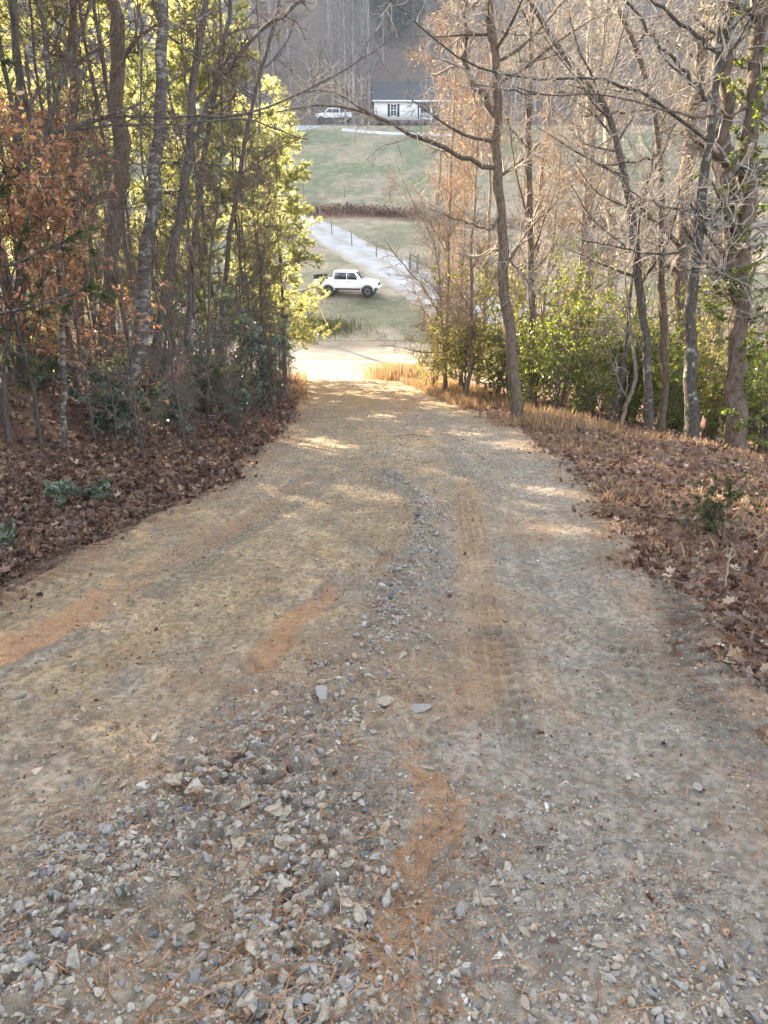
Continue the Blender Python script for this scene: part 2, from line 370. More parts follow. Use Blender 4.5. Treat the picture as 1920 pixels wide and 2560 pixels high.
def road_relief(x, y):
    """height of the road surface above the smooth ground, and masks"""
    d = x - xroad(y)
    c_edge = np.exp(-(polydist(x, y, CLAY_EDGE) / .16) ** 2); c_rut = np.exp(-(polydist(x, y, CLAY_RUT) / .11) ** 2)
    c_low = np.exp(-(polydist(x, y, CLAY_LOW) / .09) ** 2)
    wd = polydist(x, y, WINDROW); win = np.exp(-(wd / (.17 + .10 * smooth(5, 2.2, y))) ** 2)
    mud = np.exp(-(polydist(x, y, WIN_HIT) / .17) ** 2)
    dark = np.exp(-(polydist(x, y, DARK_R) / .16) ** 2)
    z = .035 + .055 * (fbm(x * 1.1, y * .8, 3, 51) - .5) + .022 * (fbm(x * 6, y * 6, 3, 52) - .5)
    n20 = fbm(x * 22, y * 22, 3, 53)
    z = z + (.014 + .030 * mud + .016 * win) * (n20 - .5) * 1.6 + .008 * (fbm(x * 55, y * 55, 2, 54) - .5) * smooth(5, 2.5, y)
    z = z + .055 * win - .045 * smooth(.25, .7, c_rut) * smooth(.25, .5, fbm(x * 3, y * 3, 3, 77)) - .026 * smooth(.2, .7, c_edge) - .022 * c_low
    clod = smooth(.46, .72, fbm(x * 13, y * 15, 3, 55)); broken = smooth(.42, .6, fbm(x * 1.7, y * 1.2, 3, 56))
    z = z + clod * (.030 * mud + .020 * win + .012 * broken * smooth(6, 2.5, y) + .004)
    for k, off in enumerate((-1.15, .75, 1.35)):
        z = z - .016 * np.exp(-((d - off - .12 * np.sin(y * .7 + k)) / .17) ** 2)
    s = np.sin((x * .5 + y) * 2 * math.pi / .12)
    z = z + .026 * smooth(-.2, .6, s) * np.exp(-(polydist(x, y, TREAD_L) / .13) ** 4)
    s = np.sin((y - x * .25) * 2 * math.pi / .12)
    z = z + .022 * smooth(-.2, .6, s) * np.exp(-(polydist(x, y, TREAD_R) / .12) ** 4)
    s = np.sin((y + np.abs(((d * 8) % 1) - .5) * .1) * 2 * math.pi / .06)
    for off in (.62, .98, 1.22, -.95, -1.2, -.55):
        z = z + .005 * s * np.exp(-((d - off) / .07) ** 4) * smooth(2.5, 4, y) * smooth(.35, .55, fbm(x * 1.3, y * .9, 2, 58))
    tw, tt = tracks(x, y); z = z - .018 * tw + .019 * tt * tw
    edge = np.abs(d + .14 * (fbm(y * 1.4, d * .1, 3, 57) - .5) * 2)
    z = z - .22 * smooth(2.05, 2.55, edge)
    return z, dict(edge=c_edge, rut=c_rut, low=c_low, win=win, mud=mud, dark=dark, d=d, tw=tw, tt=tt)
def road():
    ys = [.35]
    while ys[-1] < 38.5: ys.append(ys[-1] + max(.005, .0042 * ys[-1]))
    ys = np.array(ys); u = np.linspace(-1, 1, 760); u = np.sign(u) * (np.abs(u) * .72 + np.abs(u) ** 3 * .28) * 2.75
    D, Y = np.meshgrid(u, ys); X = D + xroad(Y)
    rl, m = road_relief(X, Y); Z = zroad(Y) + rl
    Z = Z - .12 * smooth(37.2, 38.5, Y)
    n1 = fbm(X * .9, Y * .7, 4, 61); n2 = fbm(X * 4, Y * 4, 4, 62); n3 = fbm(X * 2.2, Y * .5, 3, 63)
    tan = np.array([.30, .222, .133]); grey = np.array([.24, .208, .166]); clay = np.array([.37, .215, .115]); dark = np.array([.12, .105, .09]); needle = np.array([.27, .15, .075])
    g = (smooth(.42, .62, n1 * .6 + n2 * .4) * .75 + .5 * smooth(3.2, 1.6, Y))
    dd = m['d']
    g = g + .75 * smooth(.35, .8, dd) * smooth(20, 9, Y) - .45 * smooth(-.1, -.7, dd) * smooth(2.6, 4, Y)
    g = np.clip(g, 0, 1)[..., None]
    col = tan * (1 - g) + grey * g
    def lay(col, w, c): w = np.clip(w, 0, 1)[..., None]; return col * (1 - w) + w * c
    stri = fbm(dd * 19, Y * 1.1, 4, 67); col = col * (.91 + .18 * smooth(.3, .7, stri))[..., None]
    grit = fbm(X * 45, Y * 45, 2, 68); col = col * (.78 + .44 * smooth(.3, .7, grit))[..., None]
    col = lay(col, .5 * smooth(.5, .75, fbm(X * 1.6, Y * 1.1, 4, 69)) * smooth(9, 5, Y), np.array([.30, .19, .105]))
    col = lay(col, m['tw'] * .55, np.array([.27, .235, .175])); col = col * (1 - .36 * m['tw'] * (1 - m['tt']))[..., None]
    far = smooth(11, 19, Y) * smooth(.3, .62, n3 + .15 * (m['d'] < .4))
    col = lay(col, far * .75, np.array([.31, .20, .105]))
    col = lay(col, smooth(1.5, 2.1, np.abs(m['d'])) * .6 * smooth(.3, .6, n2), needle)
    ex, _, _ = proj(np.stack([X, Y, zroad(Y)], -1)); strong = smooth(330, 200, ex)
    clay_w = (.42 + .55 * strong)
    col = lay(col, clay_w * smooth(.30, .52, m['edge'] * smooth(.34, .50, fbm(X * 2.3, Y * 2.3, 4, 74)) * (.4 + 1.1 * fbm(X * 14, Y * 14, 2, 75))) * .95, clay)
    col = lay(col, smooth(.30, .60, m['rut'] * smooth(.36, .50, fbm(X * 4.5, Y * 3, 4, 76)) * (.25 + 1.3 * fbm(X * 19, Y * 19, 3, 75))) * .85, clay * .9)
    col = lay(col, smooth(.30, .55, m['low'] * smooth(.34, .52, n2) * (.4 + 1.1 * fbm(X * 14, Y * 14, 2, 75))) * .75, np.array([.36, .21, .11]))
    col = lay(col, .45 * smooth(.3, .9, np.exp(-(polydist(X, Y, CLAY_MID) / .12) ** 2) * (.5 + n2)), clay * .85)
    col = lay(col, .5 * smooth(.2, .8, np.exp(-(polydist(X, Y, CLAY_R2) / .16) ** 2) * (.5 + n2)), np.array([.36, .22, .11]))
    col = lay(col, .55 * m['win'] + .25 * m['mud'], np.array([.21, .175, .135]))
    col = lay(col, .7 * smooth(.25, .9, m['dark'] * (.45 + n2)), dark)
    col = lay(col, .35 * smooth(.55, .7, fbm(X * 9, Y * 9, 3, 66)), np.array([.16, .13, .10]))
    ny, nx = X.shape
    i = np.arange(ny - 1)[:, None] * nx + np.arange(nx - 1)[None]
    q = np.stack([i, i + 1, i + nx + 1, i + nx], -1).reshape(-1, 4)
    tag(obj('dirt_road', Buf().add(np.stack([X, Y, Z], -1), q), M_road, col=col.reshape(-1, 3)), 'eroded dirt and gravel road running downhill', kind='structure')
road()
def HR(x, y):
    """top of whatever lies there: road surface or ground"""
    x = np.asarray(x, float); y = np.asarray(y, float)
    rl, m = road_relief(x, y)
    on = (np.abs(m['d']) < 2.35) & (y < 38)
    return np.where(on, np.maximum(zroad(y) + rl, H(x, y) - .22 * smooth(2.1, 1.75, np.abs(m['d']))), H(x, y))

def strip(name, label, pts, widths, matr, colf, lift=.03, K=120, nw=26, jag=.25):
    P = resample(np.array([[p[0], p[1]] for p in pts]), K); w = np.interp(np.linspace(0, 1, K), np.linspace(0, 1, len(widths)), widths)
    T = nrm(np.gradient(P, axis=0)); Nn = np.stack([-T[:, 1], T[:, 0]], -1)
    uu = np.linspace(-1, 1, nw)
    XY = P[:, None] + Nn[:, None] * (uu[None, :, None] * (w / 2)[:, None, None])
    X, Y = XY[..., 0], XY[..., 1]
    X = X + Nn[:, None, 0] * jag * (fbm(Y * .8, X * .8, 3, 71) - .5) * np.abs(uu); Y = Y + Nn[:, None, 1] * jag * (fbm(X * .9, Y * .9, 3, 72) - .5) * np.abs(uu)
    Z = H(X, Y) + lift - .10 * smooth(.88, 1.0, np.abs(uu))[None] + .03 * (fbm(X, Y, 3, 73) - .5)
    i = np.arange(K - 1)[:, None] * nw + np.arange(nw - 1)[None]
    q = np.stack([i, i + 1, i + nw + 1, i + nw], -1).reshape(-1, 4)
    col = colf(X, Y, np.broadcast_to(uu, X.shape))
    return tag(obj(name, Buf().add(np.stack([X, Y, Z], -1), q), matr, col=col.reshape(-1, 3)), label, kind='structure')
def c_valley(X, Y, u):
    n = fbm(X * .5, Y * 1.2, 4, 81)[..., None]; t = smooth(.35, .65, n)
    return t * np.array([.185, .168, .142]) + (1 - t) * np.array([.15, .12, .082])
strip('valley_road', 'pale gravel road crossing the valley floor in the sun', [(-60, 47), (-25, 42.5), (-8, 40.2), (6, 39.6), (25, 40.5), (60, 44)], [6.2, 6.2, 6.6, 6.6, 6.2, 6.2], M_gravelroad, c_valley, .06, 260, 40)
def c_drive(X, Y, u):
    n = fbm(X * .8, Y * .8, 3, 83)[..., None]; mid = (np.exp(-(u / .2) ** 2) * .5 * smooth(.35, .6, fbm(X * .9, Y * .9, 3, 84)))[..., None]
    c = np.array([.29, .29, .29]) * (.85 + .3 * n); eg = (smooth(.6, .98, np.abs(u) + .5 * (fbm(X * .7, Y * .7, 3, 85) - .5)) * .8)[..., None]; st = (smooth(.55, .75, fbm(X * .5, Y * .35, 3, 86)) * .3)[..., None]
    c = c * (1 - st) + st * np.array([.20, .185, .16])
    c = c * (1 - mid) + mid * np.array([.18, .155, .10]); return c * (1 - eg) + eg * np.array([.20, .17, .11])
dv = [hit(*p) for p in ((1290, 800), (1130, 735), (1010, 690), (905, 632), (830, 590), (775, 562), (720, 540))]
strip('driveway', 'pale grey gravel driveway climbing across the grass', dv, [10, 8.5, 6.2, 5.2, 4.8, 4.4, 4.2], M_gravelroad, c_drive, .06, 150, 30, .5)

# ------------------------------------------------------------------ stones
def ico(sub):
    t = (1 + 5 ** .5) / 2
    v = [(-1, t, 0), (1, t, 0), (-1, -t, 0), (1, -t, 0), (0, -1, t), (0, 1, t), (0, -1, -t), (0, 1, -t), (t, 0, -1), (t, 0, 1), (-t, 0, -1), (-t, 0, 1)]
    f = [(0, 11, 5), (0, 5, 1), (0, 1, 7), (0, 7, 10), (0, 10, 11), (1, 5, 9), (5, 11, 4), (11, 10, 2), (10, 7, 6), (7, 1, 8), (3, 9, 4), (3, 4, 2), (3, 2, 6), (3, 6, 8), (3, 8, 9), (4, 9, 5), (2, 4, 11), (6, 2, 10), (8, 6, 7), (9, 8, 1)]
    v = [Vector(p).normalized() for p in v]
    for _ in range(sub):
        cache = {}; nf = []
        def mid(a, b):
            k = (min(a, b), max(a, b))
            if k not in cache: cache[k] = len(v); v.append(((v[a] + v[b]) / 2).normalized())
            return cache[k]
        for a, b, c in f:
            x, y, z = mid(a, b), mid(b, c), mid(c, a); nf += [(a, x, z), (b, y, x), (c, z, y), (x, y, z)]
        f = nf
    return np.array([tuple(p) for p in v]), np.array(f)
def rock(sub, g, cuts=9):
    v, f = ico(sub)
    for _ in range(cuts):
        n = nrm(g.normal(size=3)); h = g.uniform(.38, .75); dd = v @ n
        v = v - np.clip(dd - h, 0, None)[:, None] * n
    v = v * np.array([1.15, g.uniform(.65, .95), g.uniform(.45, .75)]) * (1 + .05 * g.normal(size=(len(v), 1)))
    return v, f
def stonemat():
    m, n, l, b, o = mat('stone')
    a = n.new('ShaderNodeAttribute'); a.attribute_name = 'tint'
    r = ramp(n, [(0, (.07, .07, .075)), (.2, (.155, .15, .148)), (.42, (.235, .22, .20)), (.6, (.265, .225, .165)), (.78, (.33, .30, .26)), (.9, (.27, .165, .10)), (1, (.48, .47, .45))])
    l.new(a.outputs['Fac'], r.inputs[0])
    tc = n.new('ShaderNodeTexCoord'); t = n.new('ShaderNodeTexNoise'); t.inputs['Scale'].default_value = 60; t.inputs['Detail'].default_value = 6
    l.new(tc.outputs['Object'], t.inputs['Vector'])
    mr = n.new('ShaderNodeMapRange'); mr.inputs['From Min'].default_value = .3; mr.inputs['From Max'].default_value = .7; mr.inputs['To Min'].default_value = .7; mr.inputs['To Max'].default_value = 1.3
    l.new(t.outputs['Fac'], mr.inputs['Value'])
    vm = n.new('ShaderNodeVectorMath'); vm.operation = 'SCALE'; l.new(r.outputs[0], vm.inputs[0]); l.new(mr.outputs[0], vm.inputs['Scale'])
    l.new(vm.outputs[0], b.inputs['Base Color']); b.inputs['Roughness'].default_value = .85; b.inputs['Specular IOR Level'].default_value = .3
    bp = n.new('ShaderNodeBump'); bp.inputs['Strength'].default_value = .4; bp.inputs['Distance'].default_value = .004
    l.new(t.outputs['Fac'], bp.inputs['Height']); l.new(bp.outputs[0], b.inputs['Normal'])
    return m
M_stone = stonemat()
def stone_density(x, y):
    d = np.abs(x - xroad(y))
    w = polydist(x, y, WINDROW); a = np.exp(-(w / (.15 + .10 * smooth(5, 2.2, y))) ** 2) * (.55 + .45 * smooth(.35, .6, fbm(x * 4, y * 4, 2, 92)))
    bq = np.exp(-(polydist(x, y, GRAV_R) / .28) ** 2) * .30
    cq = np.exp(-(polydist(x, y, WIN_HIT) / .3) ** 2) * .6
    base = .085 + .05 * smooth(3.2, 1.3, y) + .13 * smooth(.45, .65, fbm(x * 2.5, y * 2.5, 3, 91)) + .10 * smooth(4, 8, y)
    return np.clip(np.maximum(np.maximum(a, bq), cq) + base, 0, 1) * (d < 2.3) * (1 - .75 * tracks(x, y)[0])
def gravel():
    g = np.random.default_rng(5)
    b = Buf(); tmpl = [rock(1, g, 10) for _ in range(8)]
    n = 330000
    y = np.exp(g.uniform(math.log(.7), math.log(26), n)); x = g.uniform(-2.4, 2.4, n) * np.minimum(1, .35 + y / 4.5) + np.where(y > 3.5, xroad(y), 0)
    keep = g.uniform(size=n) < stone_density(x, y) ** 1.2 * (.50 + .2 * smooth(4, 8, y))
    x, y = x[keep], y[keep]
    size = np.clip(g.lognormal(math.log(.0048), .62, len(x)), .0018, .019) * (1 + .45 * smooth(2, 8, y))
    clump = stone_density(x, y); size *= .75 + .5 * clump
    z = HR(x, y) + size * g.uniform(-.2, .35, len(x))
    tint = np.clip(g.choice([.15, .3, .42, .5, .62, .70, .9, .98], len(x), p=[.09, .08, .12, .15, .28, .16, .10, .02]) + g.normal(0, .03, len(x)), 0, 1)
    M = frames(np.stack([g.normal(size=len(x)), g.normal(size=len(x)), g.normal(0, .25, len(x))], -1), g.normal(0, .5, len(x)))
    pos = np.stack([x, y, z], -1); k = g.integers(0, 8, len(x)); small = size < .0065
    for i, (tv, tf) in enumerate(tmpl):
        s = (k == i) & ~small; scatter(b, tv, tf, pos[s], M[s], size[s], tint[s])
    for i in range(8):
        s = (k == i) & small; scatter(b, *rock(0, g, 3), pos[s], M[s], size[s] * .95, tint[s])
    # the coarse broken ridge down the middle and its spread at the lower end
    n = 60000; y = np.exp(g.uniform(math.log(1.1), math.log(15), n)); x = xroad(y) + g.uniform(-2.2, 2.2, n)
    w = polydist(x, y, WINDROW); dn = np.exp(-(w / (.13 + .10 * smooth(5, 2.4, y))) ** 2) * (.35 + .65 * smooth(.38, .58, fbm(x * 3.5, y * 3.5, 2, 93)))
    dn = np.maximum(dn, .35 * np.exp(-(polydist(x, y, WIN_HIT) / .25) ** 2) * smooth(.4, .6, fbm(x * 5, y * 5, 2, 94)))
    keep = g.uniform(size=n) < dn * (.30 + .25 * smooth(4, 7, y)); x, y = x[keep], y[keep]; n = len(x)
    size = np.clip(g.lognormal(math.log(.0115), .48, n), .005, .034) * (1 + .25 * smooth(3, 6, y))
    z = HR(x, y) + size * g.uniform(-.15, .5, n) + .012 * g.uniform(size=n) ** 2
    tint = np.clip(g.choice([.12, .3, .42, .52, .62, .72, .9], n, p=[.10, .14, .20, .18, .18, .12, .08]) + g.normal(0, .03, n), 0, 1)
    M = frames(np.stack([g.normal(size=n), g.normal(size=n), g.normal(0, .3, n)], -1), g.normal(0, .6, n)); pos = np.stack([x, y, z], -1); k = g.integers(0, 8, n)
    for i in range(8): s = k == i; scatter(b, *rock(1, g, 12), pos[s], M[s], size[s], tint[s])
    n = 130; q = WIN_HIT[g.integers(0, len(WIN_HIT) - 1, n)]; x = q[:, 0] + g.normal(0, .16, n); y = q[:, 1] + g.normal(0, .25, n); y = np.clip(y, .9, None)
    size = g.uniform(.014, .036, n); pos = np.stack([x, y, HR(x, y) + size * .05], -1); sc3 = np.stack([size * 1.2, size * g.uniform(.7, 1.1, n), size * .7], -1)
    M = frames(np.stack([g.normal(size=n), g.normal(size=n), g.normal(0, .1, n)], -1), g.normal(0, .2, n))
    for i in range(5): s = np.arange(n) % 5 == i; scatter(b, *rock(2, g, 16), pos[s], M[s], sc3[s], np.clip(g.normal(.585, .02, s.sum()), 0, 1))
    n = 90000; y = np.exp(g.uniform(math.log(1.3), math.log(17), n)); x = xroad(y) + g.uniform(-2.2, 2.2, n)
    keep = g.uniform(size=n) < .25 + .75 * smooth(.42, .6, fbm(x * 2, y * 1.6, 3, 95)); x, y = x[keep], y[keep]; n = len(x)
    size = np.clip(g.lognormal(math.log(.0038), .45, n), .0018, .010) * (1 + .8 * smooth(2.5, 9, y)); pos = np.stack([x, y, HR(x, y) + size * .1], -1); M = randrot(n, g)
    tint = np.clip(g.choice([.57, .62, .12, .9, .3], n, p=[.4, .3, .14, .1, .06]) + g.normal(0, .02, n), 0, 1); k = g.integers(0, 5, n)
    for i in range(5): s = k == i; scatter(b, *rock(0, g, 3), pos[s], M[s], size[s], tint[s])
    tag(obj('gravel', b, M_stone, smoothed=False), 'loose grey and tan gravel scattered over the dirt road', 'gravel', kind='stuff')
gravel()
def stones():
    g = np.random.default_rng(8)
    kinds = [('stone', 'mid grey angular stone lying loose on the gravel road', .36), ('stone', 'tan brown stone lying loose on the gravel road', .62),
             ('stone', 'pale whitish stone lying loose on the gravel road', .80), ('stone', 'dark slate grey stone lying loose on the gravel road', .14), ('stone', 'blue grey stone lying loose on the gravel road', .24)]
    protos = []
    for nm, lab, t in kinds:
        row = []
        for q in range(3):
            v, f = rock(2, g, 12); row.append(mesh_of(Buf().add(v, f, np.clip(t + g.normal(0, .02), 0, 1)), 'stone', M_stone, False))
        protos.append(row)
    def put(x, y, s, k, label=None, flat=1.0, group='loose stones on the road', sink=.2):
        o = bpy.data.objects.new('stone', protos[k][g.integers(3)]); COL.objects.link(o)
        z = float(HR(x, y)); o.location = (x, y, z + s * .45 * flat * (1 - 2 * sink)); o.scale = (s, s * g.uniform(.8, 1.1), s * flat)
        o.rotation_euler = (g.normal(0, .2), g.normal(0, .2), g.uniform(0, 6.28))
        tag(o, label or kinds[k][1], 'stone', group)
    named = [(430, 1760, 36, 2, 'largest pale flat stone half buried among the gravel', .8), (340, 1612, 28, 1, 'rounded tan stone alone on the bare dirt beside the gravel ridge', .9),
             (52, 1522, 14, 3, 'small dark slate stone alone on the bare dirt by the clay streak', .9), (820, 1545, 40, 1, 'long tan slab stone across the top of the gravel ridge', .55),
             (905, 1550, 34, 0, 'flat grey brown slab at the end of the row of ridge stones', .5), (700, 1545, 38, 0, 'low grey slab in the row of stones across the gravel ridge', .5),
             (870, 1448, 26, 1, 'blocky tan stone in the gravel ridge above the slab row', .8), (25, 1268, 15, 2, 'white stone at the edge of the fallen leaves', .8),
             (1265, 1800, 20, 2, 'pale stone on the sandy mound in the smooth wheel track', .7), (1500, 1718, 26, 0, 'grey stone sunk in the dark dirt near the road shoulder', .6),
             (1486, 2008, 22, 2, 'off white rounded stone alone in the grey wheel track', .7), (1400, 2170, 36, 4, 'long blue grey stone at the bottom edge of the gravel', .6),
             (150, 1852, 24, 0, 'broad grey stone at the outer edge of the gravel spread', .7), (490, 1972, 22, 1, 'brown stone with a dark base on the dried mud', .8),
             (85, 1685, 22, 2, 'pale stone lying on the smooth dirt beside the gravel', .6), (270, 1980, 18, 4, 'bright blue grey stone in the gravel spread', .8)]
    for dx, dy, wpx, k, lab, fl in named:
        p = hit(dx * D2P, dy * D2P); _, _, zz = proj(p)
        put(p[0], p[1], wpx * .72 * D2P * zz / F, k, lab, fl, None, .38)
    cnt = 0
    while cnt < 270:
        px = g.uniform(0, 1920); py = 2560 - 1300 * g.uniform() ** 1.3
        p = hit(px, py)
        if g.uniform() > stone_density(p[0:1], p[1:2])[0] * 1.1: continue
        _, _, zz = proj(p)
        s = np.clip(g.lognormal(math.log(.0120), .34), .008, .028) * (1 + .25 * smooth(2, 6, p[1]))
        k = g.choice(5, p=[.36, .26, .17, .08, .13])
        put(p[0], p[1], float(s), int(k), flat=g.uniform(.7, 1.1), sink=g.uniform(.1, .45)); cnt += 1
stones()

# ------------------------------------------------------------------ leaf templates
LEAF = (np.array([(0, 0, 0), (-.2, .3, .06), (-.19, .68, .05), (0, 1, -.03), (.19, .68, .05), (.2, .3, .06)]), np.array([(0, 3, 2, 1), (0, 5, 4, 3)]))
LITTER = (np.array([(0, 0, 0), (-.30, .18, .10), (-.22, .42, .02), (-.42, .62, .16), (-.14, .72, .03), (0, 1, .14), (.14, .72, .03), (.42, .62, .18), (.22, .42, .0), (.30, .18, .12), (0, .45, -.06)]),
          np.array([(10, 0, 1), (10, 1, 2), (10, 2, 3), (10, 3, 4), (10, 4, 5), (10, 5, 6), (10, 6, 7), (10, 7, 8), (10, 8, 9), (10, 9, 0)]))
LITTER_CURL = (LITTER[0] * np.array([.6, 1, 1]) + np.stack([np.zeros(11), np.zeros(11), np.abs(LITTER[0][:, 0]) * .9], -1), LITTER[1])
def tuft(n, g, w=.03, spread=.55):
    v = []; f = []
    for i in range(n):
        d = nrm(np.array([g.normal(0, spread), 1, g.normal(0, spread) - .1])); L = g.uniform(.7, 1.1)
        s = nrm(np.cross(d, g.normal(size=3))) * w
        k = len(v); v += [-s, s, d * L]; f.append((k, k + 1, k + 2))
    return np.array(v), np.array(f)
_tg = np.random.default_rng(3)
TUFT = tuft(11, _tg, .05, .5); TUFT_BIG = tuft(9, _tg, .075, .6); BLADE = (np.array([(-.03, 0, 0), (.03, 0, 0), (.02, .1, .6), (0, .25, 1)]), np.array([(0, 1, 2, 3)]))
def leaf_whorl(n, tilt):
    v = []; f = []
    for i in range(n):
        a = i * 2 * math.pi / n + .3 * (i % 2); tl = tilt + .2 * ((i * 7) % 3 - 1)
        L = LEAF[0] * (1 - .18 * ((i * 5) % 3))
        D = np.array([math.cos(a) * math.cos(tl), math.sin(tl), math.sin(a) * math.cos(tl)])
        M = frames(D[None], np.array([0.]))[0]
        # turn the blade so that its face looks along +y
        nrmv = np.cross(M[:, 0], M[:, 1]); yy = np.array([0, 1., 0]); zz = nrm(yy - D * (yy @ D)); xx = np.cross(D, zz)
        M = np.stack([xx, D, zz], -1)
        k = len(v); v += list(L @ M.T); f += [tuple(np.array(q) + k) for q in LEAF[1]]
    return np.array(v), np.array(f)
WHORL = leaf_whorl(7, -.15)

# ------------------------------------------------------------------ forest floor
def litter():
    g = np.random.default_rng(21); b = Buf()
    def patch(n, y0, y1, d0, d1, s0, s1, t0=0.38, sd=.30, pw=1.0):
        y = np.exp(g.uniform(math.log(y0), math.log(y1), n)); d = d0 + (d1 - d0) * g.uniform(size=n) ** pw; d = d + .9 * (fbm(y * 1.3, d * .3, 3, 97) - .5); x = xroad(y) + d
        s = s0 + (s1 - s0) * g.uniform(size=n) ** 1.5; z = HR(x, y) + g.uniform(.0, .045, n)
        Dv = np.stack([g.normal(size=n), g.normal(size=n), g.normal(0, .45, n)], -1); M = frames(Dv, g.normal(0, .8, n))
        tint = np.clip(g.normal(t0, sd, n), 0, 1); pos = np.stack([x, y, z], -1)
        k = g.uniform(size=n) < .5
        scatter(b, *LITTER, pos[k], M[k], s[k], tint[k]); scatter(b, *LITTER_CURL, pos[~k], M[~k], s[~k], tint[~k])
    patch(26000, 2.5, 30, -2.15, -11, .055, .12, pw=1.3)
    patch(9000, 3, 16, -2.1, -4.2, .05, .10)
    patch(16000, 2.5, 24, 2.1, 8.5, .05, .10, .48, .3, 1.2)
    patch(260, 1.2, 22, -2.3, 2.3, .02, .045, .45); patch(8000, 1.2, 24, -2.4, 2.4, .008, .022, .55, .25)
    patch(900, 2, 22, -2.5, -1.85, .03, .07, .4); patch(1000, 2, 22, 1.9, 2.5, .03, .06, .5)
    tag(obj('fallen_leaves', b, M_litter, smoothed=False), 'brown fallen leaves covering the banks beside the dirt road', 'fallen leaves', kind='stuff')
    b = Buf(); n = 2600; y = np.exp(g.uniform(math.log(2.2), math.log(24), n)); d = np.where(g.uniform(size=n) < .6, -2.1 - 6 * g.uniform(size=n) ** 1.4, 2.1 + 4.5 * g.uniform(size=n) ** 1.2); x = xroad(y) + d
    L = g.uniform(.08, .42, n); a = g.uniform(0, 6.28, n); u = np.linspace(-.5, .5, 4); D = np.stack([np.cos(a), np.sin(a)], -1)
    XY = np.stack([x, y], -1)[:, None] + D[:, None] * (L[:, None] * u)[..., None]; XY[:, 1:3] += g.normal(0, .012, (n, 2, 2)); P = np.concatenate([XY, (HR(XY[..., 0], XY[..., 1]) + .02 + g.uniform(0, .03, (n, 4)))[..., None]], -1)
    v, f = tubes(P, np.repeat(g.uniform(.0018, .0055, n)[:, None], 4, 1) * np.array([1, .9, .8, .6]), 4); b.add(v, f)
    tag(obj('fallen_twigs', b, M_twig_dark), 'small dead twigs strewn over the fallen leaves on both banks', 'twigs', kind='stuff')
    b = Buf(); n = 34000
    y = np.exp(g.uniform(math.log(.8), math.log(24), n)); x = xroad(y) + g.uniform(-2.4, 2.4, n)
    w = .2 + .9 * np.exp(-(polydist(x, y, WIN_HIT) / .3) ** 2) + .6 * np.exp(-(polydist(x, y, CLAY_MID) / .25) ** 2) + .8 * np.exp(-(polydist(x, y, CLAY_LOW) / .2) ** 2) + .7 * smooth(1.5, 2.1, np.abs(x - xroad(y))) + .4 * np.exp(-(polydist(x, y, WINDROW) / .4) ** 2)
    k = g.uniform(size=n) < w; x, y = x[k], y[k]; n = len(x)
    tv = np.array([(-.5, 0, 0), (.5, 0, 0), (.45, .5, .06), (-.45, .5, .06), (.3, 1, 0), (-.3, 1, 0)]) * np.array([.035, 1, 1]); tf = np.array([(0, 1, 2, 3), (3, 2, 4, 5)])
    M = frames(np.stack([g.normal(size=n), g.normal(size=n), g.normal(0, .12, n)], -1), g.normal(0, .3, n))
    scatter(b, tv, tf, np.stack([x, y, HR(x, y) + .006 + .008 * g.uniform(size=n)], -1), M, g.uniform(.035, .085, n), g.uniform(0, 1, n))
    tag(obj('fallen_needles', b, M_needle_litter, smoothed=False), 'rusty fallen pine needles caught among the gravel', 'pine needles', kind='stuff')
litter()
def grasses():
    g = np.random.default_rng(23)
    def blades(b, x, y, hgt, lean=.35, wide=1.0, t=None):
        n = len(x); D = np.stack([g.normal(size=n), g.normal(size=n), g.normal(0, .15, n)], -1); M = frames(D, g.normal(0, .15, n))
        sc = np.stack([hgt * wide, hgt * lean * 2.5 * g.uniform(.2, 1.6, n), hgt], -1)
        scatter(b, *BLADE, np.stack([x, y, HR(x, y) - .01], -1), M, sc, g.uniform(0, 1, n) if t is None else t)
    b = Buf()
    n = 16000; y = g.uniform(12, 34, n); dd = g.uniform(1.75, 4.2, n); x = xroad(y) + dd
    k = fbm(x * .9, y * .9, 3, 5) + .22 * smooth(14, 20, y) > .5; x, y = x[k], y[k]; blades(b, x, y, g.uniform(.10, .30, len(x)))
    n = 7000; y = g.uniform(4.5, 14, n); x = xroad(y) + g.uniform(2.1, 6.0, n)
    k = fbm(x * .9, y * .9, 3, 6) > .47; x, y = x[k], y[k]; blades(b, x, y, g.uniform(.05, .16, len(x)), .7)
    n = 2600; c = hit(985, 950); x = g.normal(c[0] + .2, .55, n); y = g.normal(c[1] + .5, .9, n); blades(b, x, y, g.uniform(.35, .8, n), .2, .6)
    n = 3000; y = g.uniform(19, 33, n); x = xroad(y) - g.uniform(1.9, 3.4, n); blades(b, x, y, g.uniform(.08, .25, n))
    tag(obj('dry_grass', b, M_drygrass, smoothed=False), 'orange dry grass growing along the road edge', 'dry grass', kind='stuff')
    b = Buf(); n = 60000; y = 44.6 + 30 * g.uniform(size=n) ** 1.6; x = g.uniform(-16, 16, n)
    dpx = polydist(x, y, np.array([p[:2] for p in dv])); k = dpx > 2.3; x, y = x[k], y[k]
    t = np.clip(.75 - fbm(x * .22, y * .3, 4, 33) + g.normal(.25, .2, len(x)), 0, 1)
    blades(b, x, y, g.uniform(.04, .11, len(x)), .5, 2.2, t)
    n = 5000; c = hit(830, 815); x = g.normal(c[0] - 1.2, 1.5, n); y = np.clip(g.normal(c[1] - .4, .8, n), 44.6, 50); blades(b, x, y, g.uniform(.15, .45, n), .5, 1.2, g.uniform(0, .6, n))
    tag(obj('grass', b, M_lawn, smoothed=False), 'short winter grass on the far lawn', 'grass', kind='stuff')
grasses()
